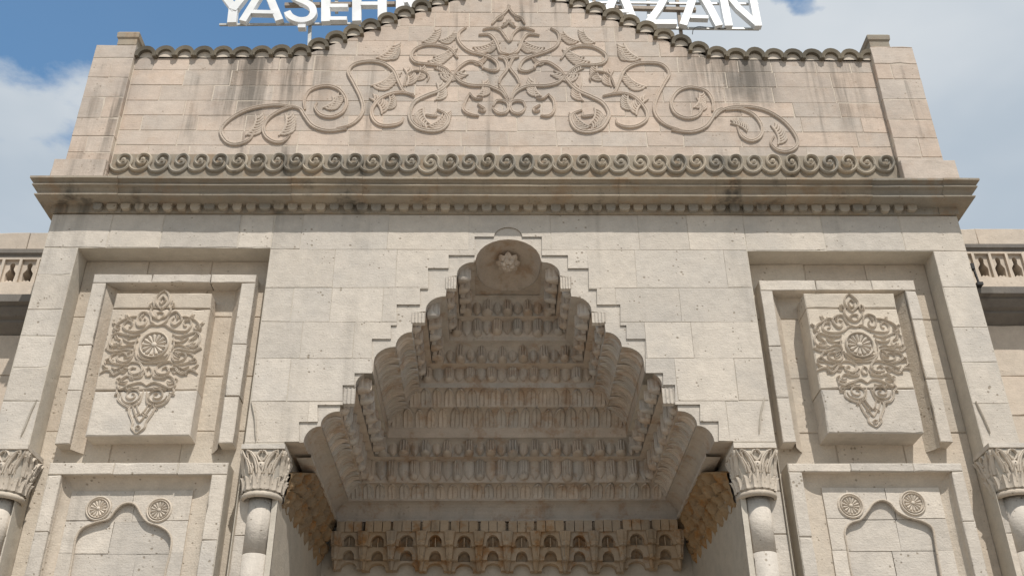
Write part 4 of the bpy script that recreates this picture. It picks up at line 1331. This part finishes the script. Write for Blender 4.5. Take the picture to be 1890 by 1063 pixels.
# ------------------------------------------------------------------ side wings
def wing(label, s, pts, holes_px, Y):
    """pts: y rows of the photo on the wing's front plane at its image edge"""
    xa = s * (XF - .03); xb = s * (XF + .30)
    x0, x1 = min(xa, xb), max(xa, xb)
    zy = lambda y: Z(40 if s < 0 else 1840, y, Y)
    t = thing('side_wing', label, 'wing', (s * .66, Y, ZG), 'wings with pierced parapets beside the portal')
    zp = lambda y, o: Z(40 if s < 0 else 1840, y, Y - o)
    zt, zm0, zm1, zb0, zb1, zs1, zk1, zw = [zp(y, o) for y, o in zip(pts, (-.012, .017, .017, .012, .012, .034, 0, 0))]
    mb = MB(); mb.box(x0, x1, Y + .002, Y + .12, ZG, zs1 - .002); mb.build('wall_core', M_MORTAR, t)
    # blank wall stones
    zz = [zy(1080)]
    while zz[-1] < zk1 - .045: zz.append(zz[-1] + ru(.045, .055))
    zz[-1] = zk1
    courses(t, 'wing_stone', x0, x1, zz, .09, .15, Y, .03, M_WING)
    # cornice under the parapet
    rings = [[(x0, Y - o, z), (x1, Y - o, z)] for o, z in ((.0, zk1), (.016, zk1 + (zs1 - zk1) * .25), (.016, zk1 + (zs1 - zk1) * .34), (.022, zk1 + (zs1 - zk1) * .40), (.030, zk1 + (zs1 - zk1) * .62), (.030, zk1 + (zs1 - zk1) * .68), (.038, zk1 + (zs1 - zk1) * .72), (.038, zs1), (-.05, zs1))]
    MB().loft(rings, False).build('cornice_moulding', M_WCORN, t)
    # sill, pierced panel, rail
    mb = MB(); mb.box(x0, x1, Y - .020, Y + .02, zs1, zb1); mb.build('parapet_sill', M_WING, t)
    YP = Y - .012
    hx = [X(x, (pts[3] + pts[4]) / 2, YP) for x in holes_px]
    pitch = abs(hx[1] - hx[0]); allx = [hx[0] + pitch * i for i in range(-1, 12)] if s > 0 else [hx[-1] - pitch * i for i in range(-1, 12)]
    h = zb0 - zb1
    for cx in allx:
        if cx < x0 or cx > x1: continue
        w = pitch * .30
        key = []
        for a in range(0, 13):
            an = math.pi * (-.18 + 1.36 * a / 12)
            key.append((cx + w * .50 * math.cos(an), zb1 + h * .74 + h * .115 * math.sin(an)))
        left = [(cx - w * .42, zb1 + h * .60), (cx - w * .95, zb1 + h * .46), (cx - w * .95, zb1 + h * .38), (cx - w * .8, zb1 + h * .14), (cx - w * .3, zb1 + h * .20), (cx, zb1 + h * .16)]
        poly = key + left + [(2 * cx - a, b) for a, b in reversed(left[:-1])]
        mb = MB(); slab(mb, rect(cx - pitch * .5, cx + pitch * .5, zb1, zb0), YP, YP + .018, [poly])
        pan = mb.build('pierced_panel', M_WING, t)
        mb = MB(); f = pitch * .08
        mb.box(cx - pitch * .5, cx - pitch * .5 + f, YP - .004, YP, zb1, zb0); mb.box(cx + pitch * .5 - f, cx + pitch * .5, YP - .004, YP, zb1, zb0)
        mb.box(cx - pitch * .5 + f, cx + pitch * .5 - f, YP - .004, YP, zb0 - h * .06, zb0)
        mb.build('panel_border', M_WING, pan)
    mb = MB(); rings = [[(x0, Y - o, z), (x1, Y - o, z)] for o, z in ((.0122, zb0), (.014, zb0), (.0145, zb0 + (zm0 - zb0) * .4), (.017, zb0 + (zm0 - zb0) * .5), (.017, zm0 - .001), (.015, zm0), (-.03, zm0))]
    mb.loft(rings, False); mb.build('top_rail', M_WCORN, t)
    # pale attic wall above and behind
    n = 3; L = (x1 - x0) / n
    for i in range(n):
        ashlar('attic_stone', rect(x0 + L * i, x0 + L * (i + 1), zm0 - .03, zt), Y + .012, .06, M_WING, t)
    mb = MB(); mb.box(x0, x1, Y + .05, Y + .06, zs1, zm0 + .001); mb.build('parapet_back', M_DARK, t)  # plain near-black sheet closing the pierced openings from behind
    return t


YW = .10
wing('wing with keyhole pierced parapet beyond the left edge of the portal', -1, (429, 458, 476, 479, 527, 546, 618, 700), (20, 52), YW)
wing('wing with keyhole pierced parapet beyond the right edge of the portal', 1, (422, 449, 465, 468, 518, 532, 600, 690), (1814, 1845, 1876), YW)

# ------------------------------------------------------------------ roof sign
YG = .13
sign = thing('rooftop_sign', 'row of white capital letters on a steel frame behind the gable top', 'sign', (0, YG, Z(940, 90, YG)))


def stroke(mb, pts, w, dy):
    """a letter stroke as a solid bar, px points on the sign's plane"""
    if len(pts) > 4: pts = [(v[0], v[1]) for v in smooth_pts([(a, b, 0) for a, b in pts], 4)]
    q = [Vector((X(x, y, YG), YG - .006 - dy, Z(x, y, YG))) for x, y in pts]
    w = w / F_PX * 1.5
    rings = []
    for i, p in enumerate(q):
        a = (p - q[max(i - 1, 0)]); b = (q[min(i + 1, len(q) - 1)] - p)
        t = (a.normalized() + b.normalized()) if a.length and b.length else (a + b)
        t.normalize(); sd = t.cross(Vector((0, -1, 0))).normalized()
        rings.append([p + sd * w / 2, p - sd * w / 2, p - sd * w / 2 + Vector((0, .009, 0)), p + sd * w / 2 + Vector((0, .009, 0))])
    mb.loft(rings, True, True, True)


LETTERS = [
    ('letter_y', [([(429, 47), (432, 20)], 17), ([(436, 24), (421, 4), (403, -22)], 15), ([(431, 24), (447, 4), (464, -22)], 15)]),
    ('letter_a', [([(449, 44), (466, 17), (492, -26)], 14), ([(517, 43), (506, 17), (489, -26)], 15), ([(466, 28), (508, 29)], 9)]),
    ('letter_s', [([(531, 27), (538, 36), (553, 42), (570, 40), (579, 30), (577, 18), (566, 10), (550, 3), (542, -6), (544, -18), (556, -25), (572, -23), (580, -15)], 13), ([(551, 54), (565, 54)], 8)]),
    ('letter_e', [([(602, 45), (602, -27)], 17), ([(610, 40), (641, 40)], 9), ([(610, 17), (643, 17)], 9), ([(610, -22), (641, -22)], 9)]),
    ('letter_h', [([(659, 44), (659, -27)], 17), ([(706, 44), (706, -27)], 17), ([(667, 13), (698, 13)], 9)]),
    ('letter_r', [([(739, 44), (739, -27)], 16), ([(745, -22), (768, -20), (776, -8), (766, 4), (745, 8)], 10), ([(758, 8), (780, 44)], 13)]),
    ('letter_m', [([(1010, 46), (1018, -27)], 14), ([(1018, -24), (1042, 24)], 12), ([(1042, 24), (1064, -24)], 12), ([(1066, -27), (1084, 20)], 15)]),
    ('letter_a', [([(1114, 48), (1125, 18), (1143, -26)], 16), ([(1170, 48), (1158, 18), (1139, -26)], 16), ([(1126, 27), (1160, 27)], 8)]),
    ('letter_z', [([(1190, -21), (1238, -20)], 10), ([(1236, -18), (1216, 20), (1197, 46)], 14), ([(1193, 47), (1248, 47)], 11)]),
    ('letter_a', [([(1260, 51), (1271, 22), (1286, -24)], 15), ([(1326, 53), (1310, 22), (1283, -24)], 15), ([(1273, 37), (1306, 38)], 8)]),
    ('letter_n', [([(1344, 53), (1339, 28), (1330, -22)], 15), ([(1332, -16), (1362, 20), (1396, 50)], 13), ([(1398, 54), (1393, 28), (1383, -22)], 14)]),
]
for nm, strokes in LETTERS:
    mb = MB()
    for kk, (pts, w) in enumerate(strokes): stroke(mb, pts, w, kk * .0005)
    mb.build(nm, M_WHITE, sign)


def rail(nm, mat, x0, y0, x1, y1, th, dy=.004):
    a = Vector((X(x0, y0, YG), YG + dy, Z(x0, y0, YG))); b = Vector((X(x1, y1, YG), YG + dy, Z(x1, y1, YG)))
    d = (b - a).normalized(); sd = d.cross(Vector((0, 1, 0))).normalized() * th / 2; dp = Vector((0, th / 2, 0))
    v = [p + q for p in (a, b) for q in (sd + dp, -sd + dp, -sd - dp, sd - dp)]
    MB().add(v, [(0, 1, 5, 4), (1, 2, 6, 5), (2, 3, 7, 6), (3, 0, 4, 7), (0, 3, 2, 1), (4, 5, 6, 7)]).build(nm, mat, sign)


for args in ((M_GALV, 404, 43, 800, 40, .0032), (M_STEEL, 525, 7, 800, 4, .006), (M_STEEL, 1075, 10, 1285, 16, .006), (M_GALV, 1040, 2, 1400, 5, .003), (M_GALV, 1100, 48, 1402, 51, .0032), (M_STEEL, 420, -26, 1400, -26, .005)):
    rail('frame_rail', *args)
for (x0, y0, x1, y1, m) in ((568, 110, 574, -30, M_GALV), (1264, 100, 1248, -30, M_STEEL), (770, 60, 770, -30, M_STEEL), (1100, 60, 1096, -30, M_STEEL), (620, 17, 620, -30, M_GALV), (1200, 48, 1196, -30, M_GALV)):
    rail('frame_post', m, x0, y0, x1, y1, .0048, .008)
wp = px_curve([(1278, 64), (1280, 55), (1288, 50), (1305, 51), (1335, 54), (1345, 50)], YG, 4)
mb = MB(); tube(mb, wp, .0006, 5); mb.build('loose_cable', M_BLACK, sign)

# ------------------------------------------------------------------ small fittings on the right wing
lb = thing('wall_bracket', 'thin dark metal strut fixed to the parapet at the right edge of portal', 'bracket', (X(1800, 510, YW - .05), YW - .05, Z(1800, 528, YW - .05)))
Yb = YW - .042
mb = MB(); tube(mb, [(X(1794, 491, Yb), Yb, Z(1794, 491, Yb)), (X(1799, 504, Yb), Yb - .001, Z(1799, 504, Yb)), (X(1806, 526, Yb), Yb - .002, Z(1806, 526, Yb))], .0016, 6); mb.build('strut', M_BLACK, lb)
mb = MB(); mb.box(X(1791, 493, Yb), X(1797, 493, Yb), Yb - .003, Yb + .003, Z(1794, 498, Yb), Z(1794, 488, Yb)); mb.build('head', M_BLACK, lb)
mb = MB(); mb.box(X(1802, 527, Yb), X(1813, 527, Yb), Yb - .004, Yb + .004, Z(1806, 528, Yb), Z(1806, 523, Yb)); mb.build('foot', M_BLACK, lb)
